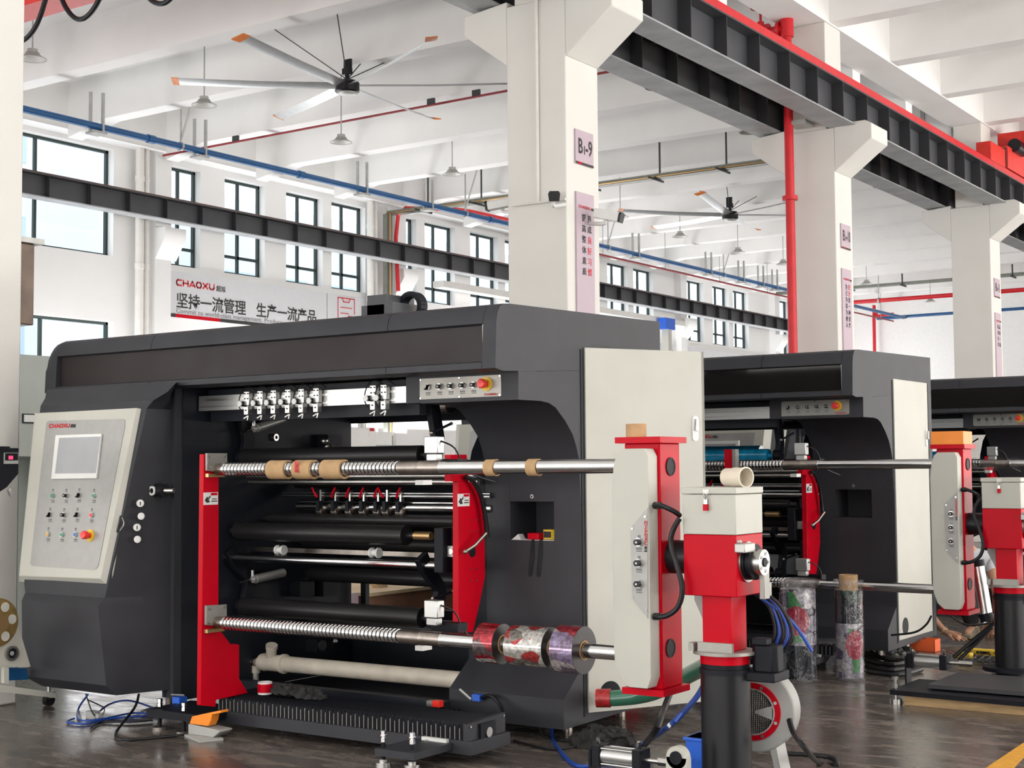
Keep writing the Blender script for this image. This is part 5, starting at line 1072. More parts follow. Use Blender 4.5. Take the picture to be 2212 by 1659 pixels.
# pneumatic cylinders
def pcyl(a, lab, s=1.0, feet=True):
    a = Vector(a); r = empty('pneumatic_cylinder', (a.x, a.y, 0), lab, 'air cylinder', 'air cylinders on the floor plates'); h = .048*s; L = .27*s
    MB().box(a+Vector((0, -h, -h)), a+Vector((.05*s, h, h)), .006).box(a+Vector((L-.05*s, -h, -h)), a+Vector((L, h, h)), .006).build('end_cap', 'black_plate', r, bevel=.004)
    MB().cyl(a+Vector((.05*s, 0, 0)), a+Vector((L-.05*s, 0, 0)), .043*s, 28).build('barrel', 'aluminium', r)
    m2 = MB()
    for y in (-.036, .036):
        for z in (-.036, .036): m2.cyl(a+Vector((.0, y*s, z*s)), a+Vector((L, y*s, z*s)), .005*s, 8)
    m2.build('tie_rods', 'chrome', r)
    MB().cyl(a+Vector((L, 0, 0)), a+Vector((L+.10*s, 0, 0)), .013*s).cyl(a+Vector((L+.07*s, 0, 0)), a+Vector((L+.16*s, 0, 0)), .02*s, 6).build('rod', 'steel', r)
    MB().box((a.x-.012, a.y-h, 0), (a.x, a.y+h, a.z+h*.6)).build('mount', 'black_plate', r)
    for dx in (.025, .245): MB().cyl(a+Vector((dx*s, -.01, h)), a+Vector((dx*s, -.02, h+.035*s)), .01*s, 8).build('air_fitting', 'chrome', r)
    return r
a = U(1287, 1628, Y=5.62); pcyl((a.x, 5.62, max(a.z, .06)), 'aluminium and black pneumatic cylinder on the floor at the bottom edge of the photo', .95)
a = U(1963, 1425, Y=9.55); pcyl((a.x, 9.55, a.z), 'aluminium and black pneumatic cylinder on the steel plate of the far turret', 1.0)
c = U(1425, 1652, Y=5.55)
r = empty('angle_valve', (c.x, 5.55, 0), 'pale cast valve body with a round opening lying beside the pneumatic cylinder', 'valve')
MB().cyl((c.x-.06, 5.47, .05), (c.x+.10, 5.53, .05), .035, 24).cyl((c.x-.07, 5.465, .05), (c.x-.05, 5.473, .05), .042, 24).build('valve_tube', 'steel', r)
MB().prism([(c.x+.02, 5.50, .09), (c.x+.10, 5.50, .12), (c.x+.14, 5.50, .085), (c.x+.06, 5.50, .06)], (0, .07, 0)).build('angle_bracket', 'cream_paint', r)
q = U(1463, 1636, Y=5.5); MB().box((q.x-.05, 5.49, 0), (q.x+.05, 5.53, q.z)).cyl((q.x, 5.49, q.z), (q.x, 5.53, q.z), .048, 28).build('bearing_stand', 'cream_paint', r)
MB().ring((q.x, 5.482, q.z), (q.x, 5.49, q.z), .028, .018).cyl((q.x, 5.484, q.z), (q.x, 5.49, q.z), .018).build('bearing_bore', 'black_plate', r)
# blue bin
a = U(1478, 1600, Y=5.75); b = U(1520, 1600, Y=5.75); z1 = U(1500, 1593, Y=5.75).z; z0 = U(1500, 1640, Y=5.75).z
r = empty('parts_bin', ((a.x+b.x)/2, 5.8, z0), 'small blue plastic parts bin just left of the nearest black pillar', 'bin')
mb = MB(); x0, x1 = a.x+.01, b.x+.03
mb.loft([[(x0+.01, 5.76, .036), (x1-.01, 5.76, .036), (x1-.01, 5.86, .036), (x0+.01, 5.86, .036)], [(x0, 5.74, z1), (x1, 5.74, z1), (x1, 5.88, z1), (x0, 5.88, z1)]]); mb.box((x0-.008, 5.73, z1-.012), (x1+.008, 5.89, z1)); mb.build('bin_body', 'blue_plastic', r, bevel=.003)
# blower fan
fc = U(1652, 1545, Y=6.02); R = U(1652, 1545, Y=6.02).z-U(1652, 1640, Y=6.02).z; R = .185; c = Vector((U(1624, 1538, Y=5.98).x, 5.98, U(1624, 1538, Y=5.98).z))
r = empty('blower_fan', (c.x, c.y+.1, 0), 'grey centrifugal blower with a red ring around its mesh inlet, behind the black pillar', 'blower')
n = Vector((.15, -.99, 0)).normalized(); s_ = Vector((.99, .15, 0)).normalized(); vol = []
for i in range(40):
    t = 2*math.pi*i/40; rr = R*(.98+.14*(((t+2.2) % (2*math.pi))/(2*math.pi))); vol.append(c+s_*rr*math.cos(t)+Vector((0, 0, rr*math.sin(t))))
MB().prism([v-n*.02 for v in vol], -n*.11).build('volute', 'cast_grey', r, bevel=.008)
MB().ring(c+n*-.02, c+n*-.008, R*.69, R*.55, 44).build('inlet_ring', 'red_paint', r); MB().ring(c+n*-.02, c+n*-.002, R*.56, R*.53, 44).build('inlet_rim', 'galv', r)
mb = MB(); g = R*.53
for k in range(-11, 12):
    o = g*k/11.5; L = math.sqrt(max(g*g-o*o, 0)); mb.tube([c+s_*o+Vector((0, 0, -L))-n*.012, c+s_*o+Vector((0, 0, L))-n*.012], .0012, 4, 1); mb.tube([c+s_*-L+Vector((0, 0, o))-n*.012, c+s_*L+Vector((0, 0, o))-n*.012], .0012, 4, 1)
mb.build('mesh_guard', 'steel', r)
MB().cyl(c-n*.0205, c-n*.0195, R*.54, 32).build('dark_inlet', 'black_plate', r)
m2 = MB()
for t0 in (0, math.pi): m2.prism([c-n*.010+s_*g*a*math.cos(t0+q)+Vector((0, 0, g*a*math.sin(t0+q))) for a, q in ((.12, -.5), (.98, -.33), (.98, .33), (.12, .5))], n*.002)
m2.build('inlet_baffle', 'galv', r)
m2 = MB()
for k in range(8): t = k*math.pi/4+.4; q = c-n*.008+s_*R*.62*math.cos(t)+Vector((0, 0, R*.62*math.sin(t))); m2.cyl(q, q+n*.004, .008, 8)
m2.build('screws', 'steel', r)
zb = max(c.z-R, .03)
MB().prism([c+s_*.06+Vector((0, .03, -R*.7)), c+s_*.09+Vector((0, .03, -R*.7)), Vector((c.x+.155, c.y+.03, .0)), Vector((c.x+.125, c.y+.03, 0))], (0, .1, 0)).prism([c-s_*.06+Vector((0, .03, -R*.7)), c-s_*.09+Vector((0, .03, -R*.7)), Vector((c.x-.155, c.y+.03, .0)), Vector((c.x-.125, c.y+.03, 0))], (0, .1, 0)).box((c.x-.2, c.y+.0, 0), (c.x+.2, c.y+.16, .012)).build('stand', 'cast_grey', r)
MB().cyl(c-n*.13, c-n*.36, .09, 28).build('motor', 'cast_grey', r)
cable([U(1705, 1555, Y=6.0), U(1715, 1585, Y=5.95), U(1740, 1618, Y=5.85), F(1770, 1648), F(1808, 1652), F(1795, 1636), F(1740, 1630), F(1700, 1628)], .013, 'black_rubber', 'thick black power cable curling on the floor to the right of the blower')
# ================================================================ FAR TURRET SURROUNDINGS
def Q(px, py, z): return U(px, py, Z=z)
p0 = Q(1922, 1498, .10); r = empty('steel_plate', (-3.2, 9.6, .05), 'long dark steel base plate on timber under the far turret', 'steel plate')
a = Q(1922, 1490, .09); b = Q(2230, 1530, .09); cc = Q(2230, 1440, .09); dd = Q(1985, 1440, .09)
MB().prism([(a.x, a.y, .06), (b.x+.3, a.y-.05, .06), (b.x+.3, a.y+.55, .06), (a.x, a.y+.55, .06)], (0, 0, .03)).build('lower_plate', 'black_plate', r)
MB().box((a.x+.20, a.y+.12, .10), (b.x+.3, a.y+.75, .125)).build('upper_plate', 'girder_dark', r)
tag(MB().box((a.x+.08, a.y+.03, 0), (b.x+.28, a.y+.13, .058)).build('timber', 'wood'), 'rough timber plank under the front edge of the far steel plate', 'plank')
c = Vector((a.x+.02, a.y+.05, 0)); tag(MB().use('steel').cyl(c, c+Vector((0, 0, .03)), .04).use('chrome').cyl(c+Vector((0, 0, .03)), c+Vector((0, 0, .17)), .01).lathe(c+Vector((0, 0, .10)), (0, 0, 1), [(0, .02), (.02, .02), (.02, .013), (.05, .013), (.05, .022), (.07, .022)], 6).build('levelling_bolt'), 'shiny levelling bolt at the left end of the far steel plate', 'bolt')
for i, (pts, lab) in enumerate((([(1872, 1400), (1900, 1420), (1960, 1428)], 'black cable on the floor right of the slim roll, uppermost'), ([(1872, 1428), (1930, 1436), (1975, 1425)], 'black cable on the floor right of the slim roll, second down'), ([(1872, 1440), (1930, 1448), (1985, 1436)], 'black cable on the floor right of the slim roll, third down'), ([(1874, 1450), (1940, 1458), (1990, 1446)], 'black cable on the floor right of the slim roll, lowest'), )):
    cable([F(x, y, .02) for x, y in pts], .018, 'black_rubber', lab, grp='cables right of the slim roll')
cable([U(2012, 1330, Y=10.6), U(2000, 1350, Y=10.6), U(1975, 1366, Y=10.6), U(1925, 1372, Y=10.6)], .008, 'black_rubber', 'thin black cable with a bare end hanging in front of the second machine door')
cable([U(2055, 1332, Y=11.2), U(2090, 1350, Y=11.2), U(2150, 1345, Y=11.0)], .008, 'black_rubber', 'thin black cable sagging below the far turret arm')
for k, (a1, b1) in enumerate((((2148, 1345), (2060, 1420)), ((2142, 1355), (2072, 1425)))):
    cable([U(a1[0], a1[1], Y=10.1), U((a1[0]+b1[0])//2, (a1[1]+b1[1])//2, Y=10.0), U(*b1, Y=9.9)], .014, 'black_rubber', 'thick black cable slanting from the far turret pillar to the plate, the %s one' % ('upper', 'lower')[k])
# air spring between far turret arm and pillar
a = U(2108, 1210, Y=10.2); b = U(2128, 1325, Y=10.2); tag(MB().use('black_plate').cyl(a, a+(b-a)*.12, .055, 20).use('steel').cyl(a+(b-a)*.12, b, .05, 24).use('black_plate').cyl(b, b+Vector((0.02, 0, -.05)), .05, 20).build('air_spring'), 'shiny steel cylinder slanting between the far turret arm and its pillar', 'air cylinder')
c = F(1993, 1408, .0); r = empty('cardboard_box', (c.x, c.y, 0), 'open orange carton on the floor behind the far pneumatic cylinder', 'box')
W_, H_ = .10, .10
MB().box((c.x-W_, c.y, 0), (c.x+W_, c.y+.14, .003)).box((c.x-W_, c.y, 0), (c.x+W_, c.y+.003, H_)).box((c.x-W_, c.y+.137, 0), (c.x+W_, c.y+.14, H_)).box((c.x-W_, c.y, 0), (c.x-W_+.003, c.y+.14, H_)).box((c.x+W_-.003, c.y, 0), (c.x+W_, c.y+.14, H_)).build('carton', 'orange_card', r)
c = F(2115, 1412, .03); r = empty('multimeter', (c.x, c.y, 0), 'yellow hand meter lying among the cables near the far pillar', 'meter')
MB().box((c.x-.10, c.y, .02), (c.x+.14, c.y+.08, .06), .015).build('meter_body', 'yellow', r); MB().box((c.x-.02, c.y-.004, .03), (c.x+.08, c.y+.0, .05)).build('meter_grip', 'black_rubber', r)
c = F(2085, 1422, .03); tag(MB().box((c.x-.07, c.y, 0), (c.x+.05, c.y+.06, .07), .015).build('yellow_tool', 'yellow', bevel=.006), 'squat yellow tool lying left of the hand meter', 'tool')
for i in range(7):
    random.seed(50+i); px = 2040+i*16; cable([F(px, 1405, .03), F(px+20, 1416, .05), F(px+10, 1430, .03), F(px+60, 1424, .04), F(px+90, 1436, .02)], .007, 'black_rubber', 'tangled black wire on the floor in front of the crouching person', grp='tangled wires in front of the person')
blob('rubble', [F(1890+i*9, 1398+(i*7) % 18, .01) for i in range(12)], 'cast_grey', 'small scraps scattered on the floor right of the slim roll', 'scraps', 9, .018, .8)['kind'] = 'stuff'
# ---------------------------------------------------------------- crouching person behind the far turret
def person():
    base = F(2075, 1388, 0); hp = F(2098, 1391, .02)
    r = empty('person', (base.x, base.y+.3, 0), 'person in a pale shirt and dark trousers crouching behind the far turret arm', 'person')
    r['_o'] = [0, 0, 0]; r.location = (0, 0, 0)
    def skin(name, verts, edges, rad, m, sub=2):
        me = bpy.data.meshes.new(name); me.from_pydata([Vector(v) for v in verts], edges, []); o = bpy.data.objects.new(name, me); COL.objects.link(o)
        o.modifiers.new('skin', 'SKIN'); 
        for i, q in enumerate(rad): me.skin_vertices[0].data[i].radius = (q, q) if not isinstance(q, tuple) else q
        me.skin_vertices[0].data[0].use_root = True
        s = o.modifiers.new('sub', 'SUBSURF'); s.levels = sub; s.render_levels = sub
        bpy.context.view_layer.update(); dg = bpy.context.evaluated_depsgraph_get(); m2 = bpy.data.meshes.new_from_object(o.evaluated_get(dg)); bpy.data.objects.remove(o)
        m2.materials.clear(); m2.materials.append(M[m]); m2.polygons.foreach_set('use_smooth', [True]*len(m2.polygons)); return m2
    D = 12.0
    sh = U(2012, 1252, Y=base.y+.10); el = U(2003, 1322, Y=base.y+.05); wr = U(2040, 1364, Y=base.y-.02); hd = hp
    pel = Vector((base.x+.12, base.y+.62, .30)); ch = Vector((sh.x+.22, base.y+.30, .66)); nk = ch+Vector((.02, -.06, .16)); head = nk+Vector((.0, -.10, .13))
    shR = ch+Vector((.22, .02, .02)); elR = shR+Vector((.08, -.10, -.28)); wrR = F(2148, 1375, .0)+Vector((0, 0, .12)); hdR = wrR+Vector((-.01, -.05, -.08))
    kL = Vector((base.x-.02, base.y+.16, .44)); aL = Vector((base.x-.02, base.y+.42, .09)); kR = Vector((base.x+.36, base.y+.18, .42)); aR = Vector((base.x+.34, base.y+.44, .09))
    V = [pel, (pel+ch)/2, ch, nk, head, sh, el, wr, wr+(hd-wr)*.6, shR, elR, wrR, hdR, kL, aL, kR, aR, aL+Vector((0, -.2, -.04)), aR+Vector((0, -.2, -.04))]
    Ed = [(0, 1), (1, 2), (2, 3), (3, 4), (2, 5), (5, 6), (6, 7), (7, 8), (2, 9), (9, 10), (10, 11), (11, 12), (0, 13), (13, 14), (0, 15), (15, 16), (14, 17), (16, 18)]
    Rr = [.14, .15, .13, .055, .095, .06, .042, .028, .03, .06, .042, .028, .03, .07, .04, .07, .04, .035, .035]
    body = skin('body', V, Ed, Rr, 'skin'); o = bpy.data.objects.new('body', body); COL.objects.link(o); o.parent = r
    o2 = bpy.data.objects.new('shirt', skin('shirt', [pel+(ch-pel)*.12, (pel+ch)/2, ch, nk-(nk-ch)*.3, sh, sh+(el-sh)*.45, shR, shR+(elR-shR)*.45], [(0, 1), (1, 2), (2, 3), (2, 4), (4, 5), (2, 6), (6, 7)], [.16, .165, .15, .07, .075, .068, .075, .068], 'shirt')); COL.objects.link(o2); o2.parent = r
    o3 = bpy.data.objects.new('trousers', skin('trousers', [pel, kL, aL+(kL-aL)*.02, kR, aR+(kR-aR)*.02], [(0, 1), (1, 2), (0, 3), (3, 4)], [.165, .09, .07, .09, .07], 'black_fabric')); COL.objects.link(o3); o3.parent = r
    for a in (aL, aR):
        s = MB().loft([[a+Vector((x*w_, y, z)) for x, z in ((-.05, -.085), (.05, -.085), (.05, -.04), (.03, zt), (-.03, zt), (-.05, -.04))] for y, w_, zt in ((.09, .8, .02), (.0, 1, .03), (-.12, 1, -.02), (-.20, .75, -.045))]); s.build('shoe', 'camo', r, bevel=.01)
    # hair cap, face
    hc = head; MB().sphere(hc+Vector((0, .02, .025)), .112, 16, (.92, 1, .95)).build('hair', 'hair', r)
    MB().sphere(hc+Vector((-.035, -.098, .0)), .012, 8).sphere(hc+Vector((.035, -.098, .0)), .012, 8).build('eyes', 'ink', r)
    MB().loft([[hc+Vector((x, y, z)) for x, y in ((-.006*k, -.09), (.006*k, -.09), (0, -.09-.018*k))] for z, k in ((.01, .5), (-.035, 1.5))]).build('nose', 'skin', r)
    # hands with five fingers
    for h0, w0, sgn in ((wr, hd, 1), (wrR, hdR, -1)):
        h0 = Vector(h0); w0 = Vector(w0); d = (w0-h0); d.normalize(); K = 1.45; pal = h0+d*.075*K; s = d.cross(Vector((0, 0, 1))).normalized()*sgn; dn = Vector((0, 0, -.35))
        vs = [h0, h0+d*.045*K, pal]; es = [(0, 1), (1, 2)]; rd = [(.027, .027), (.036, .022), (.040, .018)]
        for k, (off, L) in enumerate(((-.032, .066), (-.011, .078), (.011, .073), (.032, .056))):
            b = pal+s*off*K+d*.012; dd = (d+s*off*6).normalized(); i = len(vs); L *= K; vs += [b, b+dd*L*.42, b+dd*L*.75+dn*.02, b+(dd+dn*.25)*L]; es += [(2, i), (i, i+1), (i+1, i+2), (i+2, i+3)]; rd += [.0120, .0105, .0098, .0078]
        i = len(vs); b = h0+d*.02-s*.034*K; vs += [b, b+(d-s).normalized()*.036*K, b+(d-s*.6).normalized()*.065*K]; es += [(1, i), (i, i+1), (i+1, i+2)]; rd += [.015, .0115, .009]
        m_ = skin('hand', vs, es, rd, 'skin', 2); oh = bpy.data.objects.new('hand', m_); COL.objects.link(oh); oh.parent = r
    MB().ring(wr+Vector((-.012, 0, .01)), wr+Vector((.012, 0, -.006)), .034, .03, 20).build('wristband', 'cardboard', r)
    c = (pel+Vector((base.x, base.y, 0)))/2; base0 = Vector((base.x+.1, base.y+.35, 0)); r.location = base0
    for ch_ in children(r): ch_.data.transform(Matrix.Translation(-base0))
person()
# ================================================================ BEHIND MACHINE 2: console of a machine in the next row, film roll in blue wrap
ob = -9.0
yq = 12.9
def cabinet_far():
    a = U(1500, 925, Y=yq); b = U(1650, 925, Y=yq); z1 = a.z; r = empty('operator_console', (b.x-.5, yq, 0), 'cream operator console with a large screen, seen through the second machine', 'console')
    z0 = .7; MB().loft([[(b.x-.95, yq+.02, z1), (b.x, yq+.02, z1), (b.x-.10, yq-.10, z0), (b.x-.95, yq-.10, z0)], [(b.x-.95, yq+.2, z1), (b.x, yq+.2, z1), (b.x-.1, yq+.1, z0), (b.x-.95, yq+.1, z0)]]).build('console_shell', 'cream_paint', r)
    MB().box((b.x-.95, yq+.2, 0), (b.x-.1, yq+.7, z1)).build('console_body', 'housing', r)
    zt = U(1600, 935, Y=yq).z
    MB().prism([(b.x-.9, yq+.018, zt), (b.x-.10, yq+.018, zt), (b.x-.16, yq-.04, zt-.45), (b.x-.9, yq-.04, zt-.45)], (0, -.006, 0)).build('panel_plate', 'panel_grey', r)
    s0 = U(1523, 953, Y=yq-.01); s1 = U(1597, 953, Y=yq-.01); MB().box((s0.x-.12, yq-.03, s0.z-.32), (s1.x, yq+.012, s0.z)).build('screen_bezel', 'white_plastic', r); MB().box((s0.x-.09, yq-.035, s0.z-.29), (s1.x-.03, yq-.03, s0.z-.03)).build('screen', 'screen', r)
    q = U(1516, 944, Y=yq-.0); logo(r, (q.x-.12, yq-.0, q.z-.01), (1, 0, 0), UZ, .03)
cabinet_far()
a = U(1520, 980, Y=11.2); b = U(1645, 980, Y=11.2)
r = empty('film_roll', ((a.x+b.x)/2, 11.2, a.z-.08), 'roll wrapped in shiny blue film inside the second machine', 'film roll')
MB().cyl((a.x-.5, 11.2, a.z), (b.x, 11.2, a.z), .062, 32).build('wound_film', 'blue_film', r)
MB().cyl((a.x-.62, 11.2, a.z), (b.x+.05, 11.2, a.z), .02, 12).build('shaft', 'steel', r)
q = U(1575, 985, Y=9.80); tag(MB().use('red_paint').box((q.x-.04, 9.80, q.z-.10), (q.x+.03, 9.86, q.z+.05)).use('nickel').box((q.x+.03, 9.79, q.z-.09), (q.x+.055, 9.85, q.z+.05)).build('shaft_clamp'), 'small red clamp plate on the upper shaft of the second machine', 'clamp')
# ================================================================ LEFT EDGE
y5 = YCOL[1]
c = U(18, 1000, X=-7.96); r = empty('control_unit', (-7.9, c.y, c.z-.2), 'black device with red digits hanging in front of the leftmost column', 'device')
a = U(41, 968, X=-7.3); b = U(-40, 968, X=-7.3); z1 = a.z; z0 = U(41, 1045, X=-7.3).z
MB().prism([(-7.36, b.y, z1+.01), (-7.36, a.y-.06, z1+.01), (-7.36, a.y-.06, z1), (-7.36, a.y, z1), (-7.36, a.y, z0+.06), (-7.36, a.y-.08, z0-.02), (-7.36, b.y+.05, z0-.09), (-7.36, b.y, z0-.09)], (.06, 0, 0)).build('black_case', 'black_plate', r, bevel=.004)
p = U(8, 978, X=-7.30); q = U(38, 978, X=-7.30); zb_ = U(20, 1002, X=-7.30).z
MB().box((-7.301, p.y, zb_), (-7.292, q.y, p.z)).build('display_frame', 'cast_grey', r); MB().box((-7.293, p.y+.004, zb_+.02), (-7.290, q.y-.004, p.z-.003)).build('display', 'black_plate', r)
text('digits', '88', .032, 'led_red', r, (-7.289, p.y+.025, zb_+.026), RY, UZ)
MB().tube([(-7.33, a.y-.05, z0-.03), (-7.33, a.y-.03, z0-.07)], .012, 8, 1).build('stub', 'chrome', r)
# louvred brown metal box
X0 = -11.0; a = U(42, 700, X=X0); b = U(75, 528, X=X0); zt, zb_ = b.z, a.z; ya, ye = a.y-.35, b.y
r = empty('ventilation_duct', (X0-.2, ye-.3, zb_), 'brown louvred metal duct box hanging at the left beside the column', 'duct')
MB().box((X0-.35, ya, zb_), (X0, ye, zt)).build('duct_body', 'brown_metal', r, bevel=.01); MB().box((X0-.4, ya, zt), (X0+.05, ye+.07, zt+.05)).build('cap_plate', 'galv', r)
zz1, zz2 = U(48, 560, X=X0).z, U(48, 612, X=X0).z; m2 = MB()
for k in range(7): z = zz2+(zz1-zz2)*k/6; m2.prism([(X0, ye-.55, z), (X0+.02, ye-.55, z-.01), (X0, ye-.55, z-.02)], (0, .40, 0))
m2.build('louvres', 'galv', r)
MB().cyl((X0-.18, ye-.3, zt+.05), (X0-.18, ye-.3, ZC), .03).build('hanging_rod', 'galv', r)
# pale green switch cabinet between column and console
X0 = -10.2; a = U(44, 765, X=X0); e = U(110, 765, X=X0); z1 = a.z
r = empty('switch_cabinet', (X0-.3, a.y+.1, 0), 'pale grey green cabinet with a recessed latch, between the left column and the console', 'cabinet')
MB().box((X0-.6, a.y-.4, 1.62), (X0, e.y+.3, z1)).build('cabinet_body', 'pale_green', r, bevel=.01); MB().box((X0-.6, a.y-.4, 0), (X0-.52, e.y+.3, 1.62)).box((X0-.6, e.y+.2, 0), (X0-.1, e.y+.28, 1.62)).build('cabinet_leg', 'pale_green', r)
p = U(47, 905, X=X0); q = U(85, 905, X=X0); MB().box((X0, p.y, p.z-.035), (X0+.012, q.y+.1, p.z+.045), .005).build('latch_frame', 'black_rubber', r); MB().box((X0+.012, p.y+.01, p.z-.025), (X0+.024, q.y+.08, p.z+.035), .01).build('latch', 'white_plastic', r)
X0 = -13.5; a = U(40, 1010, X=X0); e = U(110, 1010, X=X0)
r = empty('white_equipment', (X0-.4, a.y, 0), 'white machine casing with grey letters glimpsed between the column and the console', 'machine')
zt = U(50, 1008, X=X0).z; zb_ = U(50, 1088, X=X0).z; MB().box((X0-.8, a.y-.8, zb_), (X0, e.y+.2, zt)).build('upper_casing', 'white_plastic', r, bevel=.01); MB().box((X0-.8, a.y-.8, .6), (X0+.02, e.y+.2, zb_-.1)).box((X0-.8, a.y-.8, zb_-.1), (X0-.1, e.y+.2, zb_)).build('lower_casing', 'white_plastic', r, bevel=.01)
MB().box((X0-.7, a.y-.7, 0), (X0-.05, e.y+.1, .6)).build('plinth', 'girder', r)
q = U(42, 1068, X=X0); text('lettering', 'HISN', .09, 'ink_grey', r, (X0+.002, q.y, q.z), RY, UZ, xs=1.2)
# neighbouring machine end with gold disc at the lower left
X0 = -7.45
r = empty('side_frame', (X0, 4.9, 0), 'white cut-out side frame with a gold disc at the lower left edge', 'machine frame')
pts = [(-60, 1530), (-60, 1290), (2, 1290), (4, 1352), (8, 1370), (16, 1358), (40, 1352), (62, 1452), (78, 1498), (120, 1520), (115, 1532), (60, 1512), (-60, 1494)]
mb = MB(); pf = [U(a, b, X=X0) for a, b in [(5, 1352), (40, 1352), (66, 1440), (56, 1442), (22, 1440), (18, 1440), (-10, 1440), (-10, 1400), (4, 1380)]]; mb.prism(pf, (-.03, 0, 0))
mb.prism([U(a, b, X=X0) for a, b in [(-30, 1440), (-12, 1440), (-12, 1480), (-30, 1480)]], (-.03, 0, 0)); mb.prism([U(a, b, X=X0) for a, b in [(9, 1438), (19, 1438), (19, 1478), (9, 1476)]], (-.03, 0, 0)); mb.prism([U(a, b, X=X0) for a, b in [(-40, 1474), (120, 1496), (122, 1508), (-40, 1490)]], (-.03, 0, 0))
mb.build('frame_plate', 'cream_paint', r)
MB().prism([U(a, b, X=X0-.1) for a, b in [(20, 1442), (58, 1444), (62, 1468), (20, 1470)]], (-.01, 0, 0)).build('blue_panel', 'blue_plastic' if False else 'blue_pipe', r)
c = U(23, 1411, X=X0); g = MB().use('steel').ring(c, c+Vector((.02, 0, 0)), .045, .03, 28).use('black_plate').cyl(c, c+Vector((.01, 0, 0)), .03).use('cast_grey').cyl(c, c+Vector((.014, 0, 0)), .014).build('bearing_flange', None, r)
c = U(-8, 1345, X=X0+.06); Rg = abs((U(-8, 1292, X=X0+.06)-c).z)
ring = [c+Vector((0, Rg*math.cos(t), Rg*math.sin(t))) for t in [i*2*math.pi/48 for i in range(48)]]
gd = MB().prism(ring, (.012, 0, 0)).build('gold_disc', 'gold_zinc', r)
m2 = MB()
for t in (1.05, .12, -1.0, 2.1, 3.2): q = c+Vector((.0125, Rg*.70*math.cos(t), Rg*.70*math.sin(t))); m2.cyl(q, q+Vector((.002, 0, 0)), Rg*.20, 24)
m2.build('disc_opening', 'cream_paint', gd); MB().cyl(c+Vector((.012, 0, 0)), c+Vector((.05, 0, 0)), Rg*.35, 24).build('disc_hub', 'brass', gd)
# ================================================================ THROUGH THE MACHINE: far equipment and crates
X0 = -12.5
a = U(728, 922, X=X0); e = U(813, 1000, X=X0)
r = empty('white_cabinet', (X0-.3, (a.y+e.y)/2, 0), 'white machine cabinet with a small warning label, seen through the nearest machine', 'cabinet')
MB().box((X0-.6, a.y-.2, 0), (X0, e.y, a.z)).build('cabinet_body', 'white_plastic', r, bevel=.02)
q = U(803, 933, X=X0); MB().use('white_pipe').box((X0, q.y-.05, q.z-.06), (X0+.003, q.y+.05, q.z+.06)).use('red_paint').box((X0+.003, q.y-.045, q.z+.01), (X0+.004, q.y+.045, q.z+.05)).build('warning_label', None, r)
X0 = -15; a = U(812, 960, X=X0); e = U(930, 960, X=X0)
r = empty('lab_bench', (X0-.3, (a.y+e.y)/2, 0), 'pale workbench with a small white screen and pole, seen through the nearest machine', 'bench')
MB().box((X0-.7, a.y, 0), (X0, e.y+.4, U(870, 962, X=X0).z)).build('bench_body', 'pale_green', r, bevel=.01); q = U(838, 948, X=X0)
MB().box((X0-.3, q.y-.25, U(0, 962, X=X0).z), (X0-.2, q.y+.35, q.z+.12)).build('monitor', 'white_plastic', r); q = U(822, 930, X=X0); MB().cyl((X0-.4, q.y, 0), (X0-.4, q.y, q.z+1.2), .07).build('pole', 'galv', r)
X0 = -8.35; a = U(737, 1290, X=X0); e = U(960, 1290, X=X0)
mat('pale_wood', (.72, .56, .36), .7, noise=.12, nscale=5, stretch=(1, 1, 6))
zt = U(850, 1282, X=X0).z
r = empty('wooden_crate', (X0-.5, (a.y+e.y)/2+.3, 0), 'reddish brown plywood crate seen through the lower gap of the nearest machine', 'crate')
MB().box((X0-.5, U(798, 1290, X=X0).y, 0), (X0, e.y+.2, zt)).build('crate_side', 'wood_dark', r); MB().box((X0-.5, U(798, 1290, X=X0).y-.02, zt), (X0+.02, e.y+.2, zt+.03)).build('crate_rim', 'pale_wood', r)
tag(MB().box((X0-.5, a.y-.3, 0), (X0-.1, U(793, 1290, X=X0).y, U(760, 1285, X=X0).z)).build('carton', 'sign_pink'), 'pale pink printed carton left of the brown crate', 'carton')
p = U(795, 1258, X=-8.7); q = U(822, 1286, X=-8.7); tag(MB().prism([p, p+Vector((0, .14, .0)), q+Vector((0, .1, 0)), q], (.08, 0, 0)).build('timber', 'pale_wood'), 'pale timber batten leaning on the brown crate', 'plank')
X1 = -9.6; p = U(735, 1262, X=X1); q = U(975, 1240, X=X1); tag(MB().box((X1-3.5, p.y-.8, 0), (X1, q.y+.3, U(850, 1262, X=X1).z)).build('pallet_stack', 'pale_wood'), 'low stack of pale planks beyond the brown crate', 'planks')
p = U(895, 1250, X=-9.0); tag(MB().box((-9.2, p.y, 0), (-9.1, p.y+.7, U(900, 1245, X=-9.0).z)).build('partition_board', 'white_plastic'), 'white board standing right of the timber behind the crate', 'board')
# blue motor on the wall bracket
p = U(1440, 700, X=-22.4); r = empty('wall_motor', tuple(p), 'small blue drive box on top of a pale bracket far off on the window wall', 'motor')
MB().box(p-Vector((.15, .35, .18)), p+Vector((.15, .35, .18)), .04).build('motor_body', 'blue_plastic', r); MB().box(p-Vector((.12, .12, 1.2)), p+Vector((.12, .12, -.18))).build('bracket', 'cream_paint', r)
p = U(1300, 672, X=-22.6); q = U(1420, 698, X=-22.6); tag(MB().box((-22.95, p.y-8, p.z-.05), (-22.6, q.y+2, p.z+.12)).build('wall_ledge', 'white_pipe'), 'long pale ledge on the window wall right of the nearest column', 'ledge')
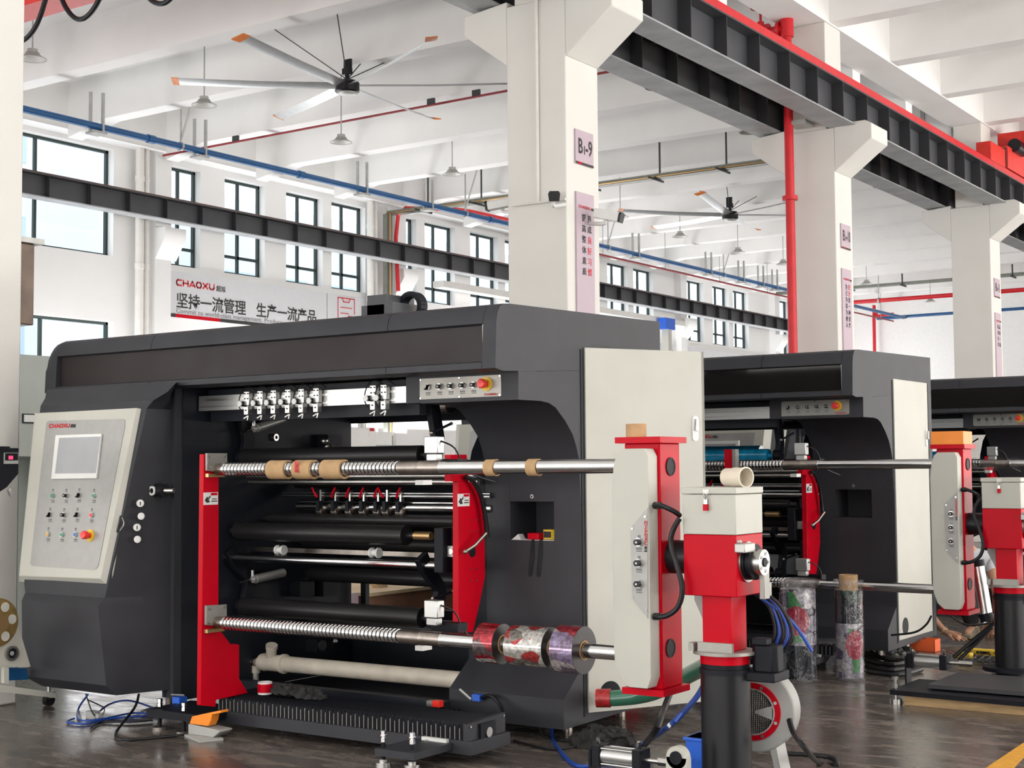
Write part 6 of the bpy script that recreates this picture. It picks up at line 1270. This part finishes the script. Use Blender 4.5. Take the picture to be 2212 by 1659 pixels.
# ---------------------------------------------------------------- every screw, bolt, rod and clip becomes a part of its own
SPLIT = {'end_cap': 'end_cap', 'wrap_rim': 'wrap_rim', 'screws': 'screw', 'bolts': 'bolt', 'flange_bolts': 'flange_bolt', 'disc_screws': 'disc_screw', 'tie_rods': 'tie_rod', 'windows': 'window', 'end_flange': 'end_flange', 'arm_bearing': 'arm_bearing',
         'rail_clip': 'rail_clip', 'louvres': 'louvre', 'tie_rod': 'tie_rod', 'knife_shaft': 'knife_shaft', 'cross_beam': 'cross_beam', 'floor_beam': 'floor_beam', 'dark_stripe': 'dark_stripe', 'inlet_baffle': 'inlet_baffle', 'mullion': 'mullion', 'cable_gland': 'cable_gland', 'power_cable': 'power_cable', 'roof_motor_box': 'roof_motor_box'}
cache = {}
for o in list(bpy.data.objects):
    nm = o.name.split('.')[0]
    if nm not in SPLIT or o.type != 'MESH' or o.parent is None: continue
    if o.data.name not in cache:
        me = o.data; adj = [[] for _ in me.vertices]
        for e in me.edges: adj[e.vertices[0]].append(e.vertices[1]); adj[e.vertices[1]].append(e.vertices[0])
        comp = [-1]*len(adj); nc = 0
        for s0 in range(len(adj)):
            if comp[s0] >= 0: continue
            st = [s0]; comp[s0] = nc
            while st:
                a = st.pop()
                for b in adj[a]:
                    if comp[b] < 0: comp[b] = nc; st.append(b)
            nc += 1
        outs = []
        if 1 < nc <= 100:
            for c in range(nc):
                idx = [i for i in range(len(adj)) if comp[i] == c]; mp = {v: k for k, v in enumerate(idx)}; fs = [p for p in me.polygons if comp[p.vertices[0]] == c]
                n2 = bpy.data.meshes.new(SPLIT[nm]); n2.from_pydata([me.vertices[i].co for i in idx], [], [[mp[v] for v in p.vertices] for p in fs])
                for m_ in me.materials: n2.materials.append(m_)
                n2.polygons.foreach_set('material_index', [p.material_index for p in fs]); n2.polygons.foreach_set('use_smooth', [True]*len(fs)); n2.set_sharp_from_angle(angle=math.radians(35)); outs.append(n2)
        cache[o.data.name] = outs
    outs = cache[o.data.name]
    if outs:
        for n2 in outs:
            q = bpy.data.objects.new(SPLIT[nm], n2); COL.objects.link(q); q.parent = o.parent
            if 'kind' in o: q['kind'] = o['kind']
        bpy.data.objects.remove(o)
for o in bpy.data.objects:
    if '_o' in o: del o['_o']
    if '_t' in o: del o['_t']
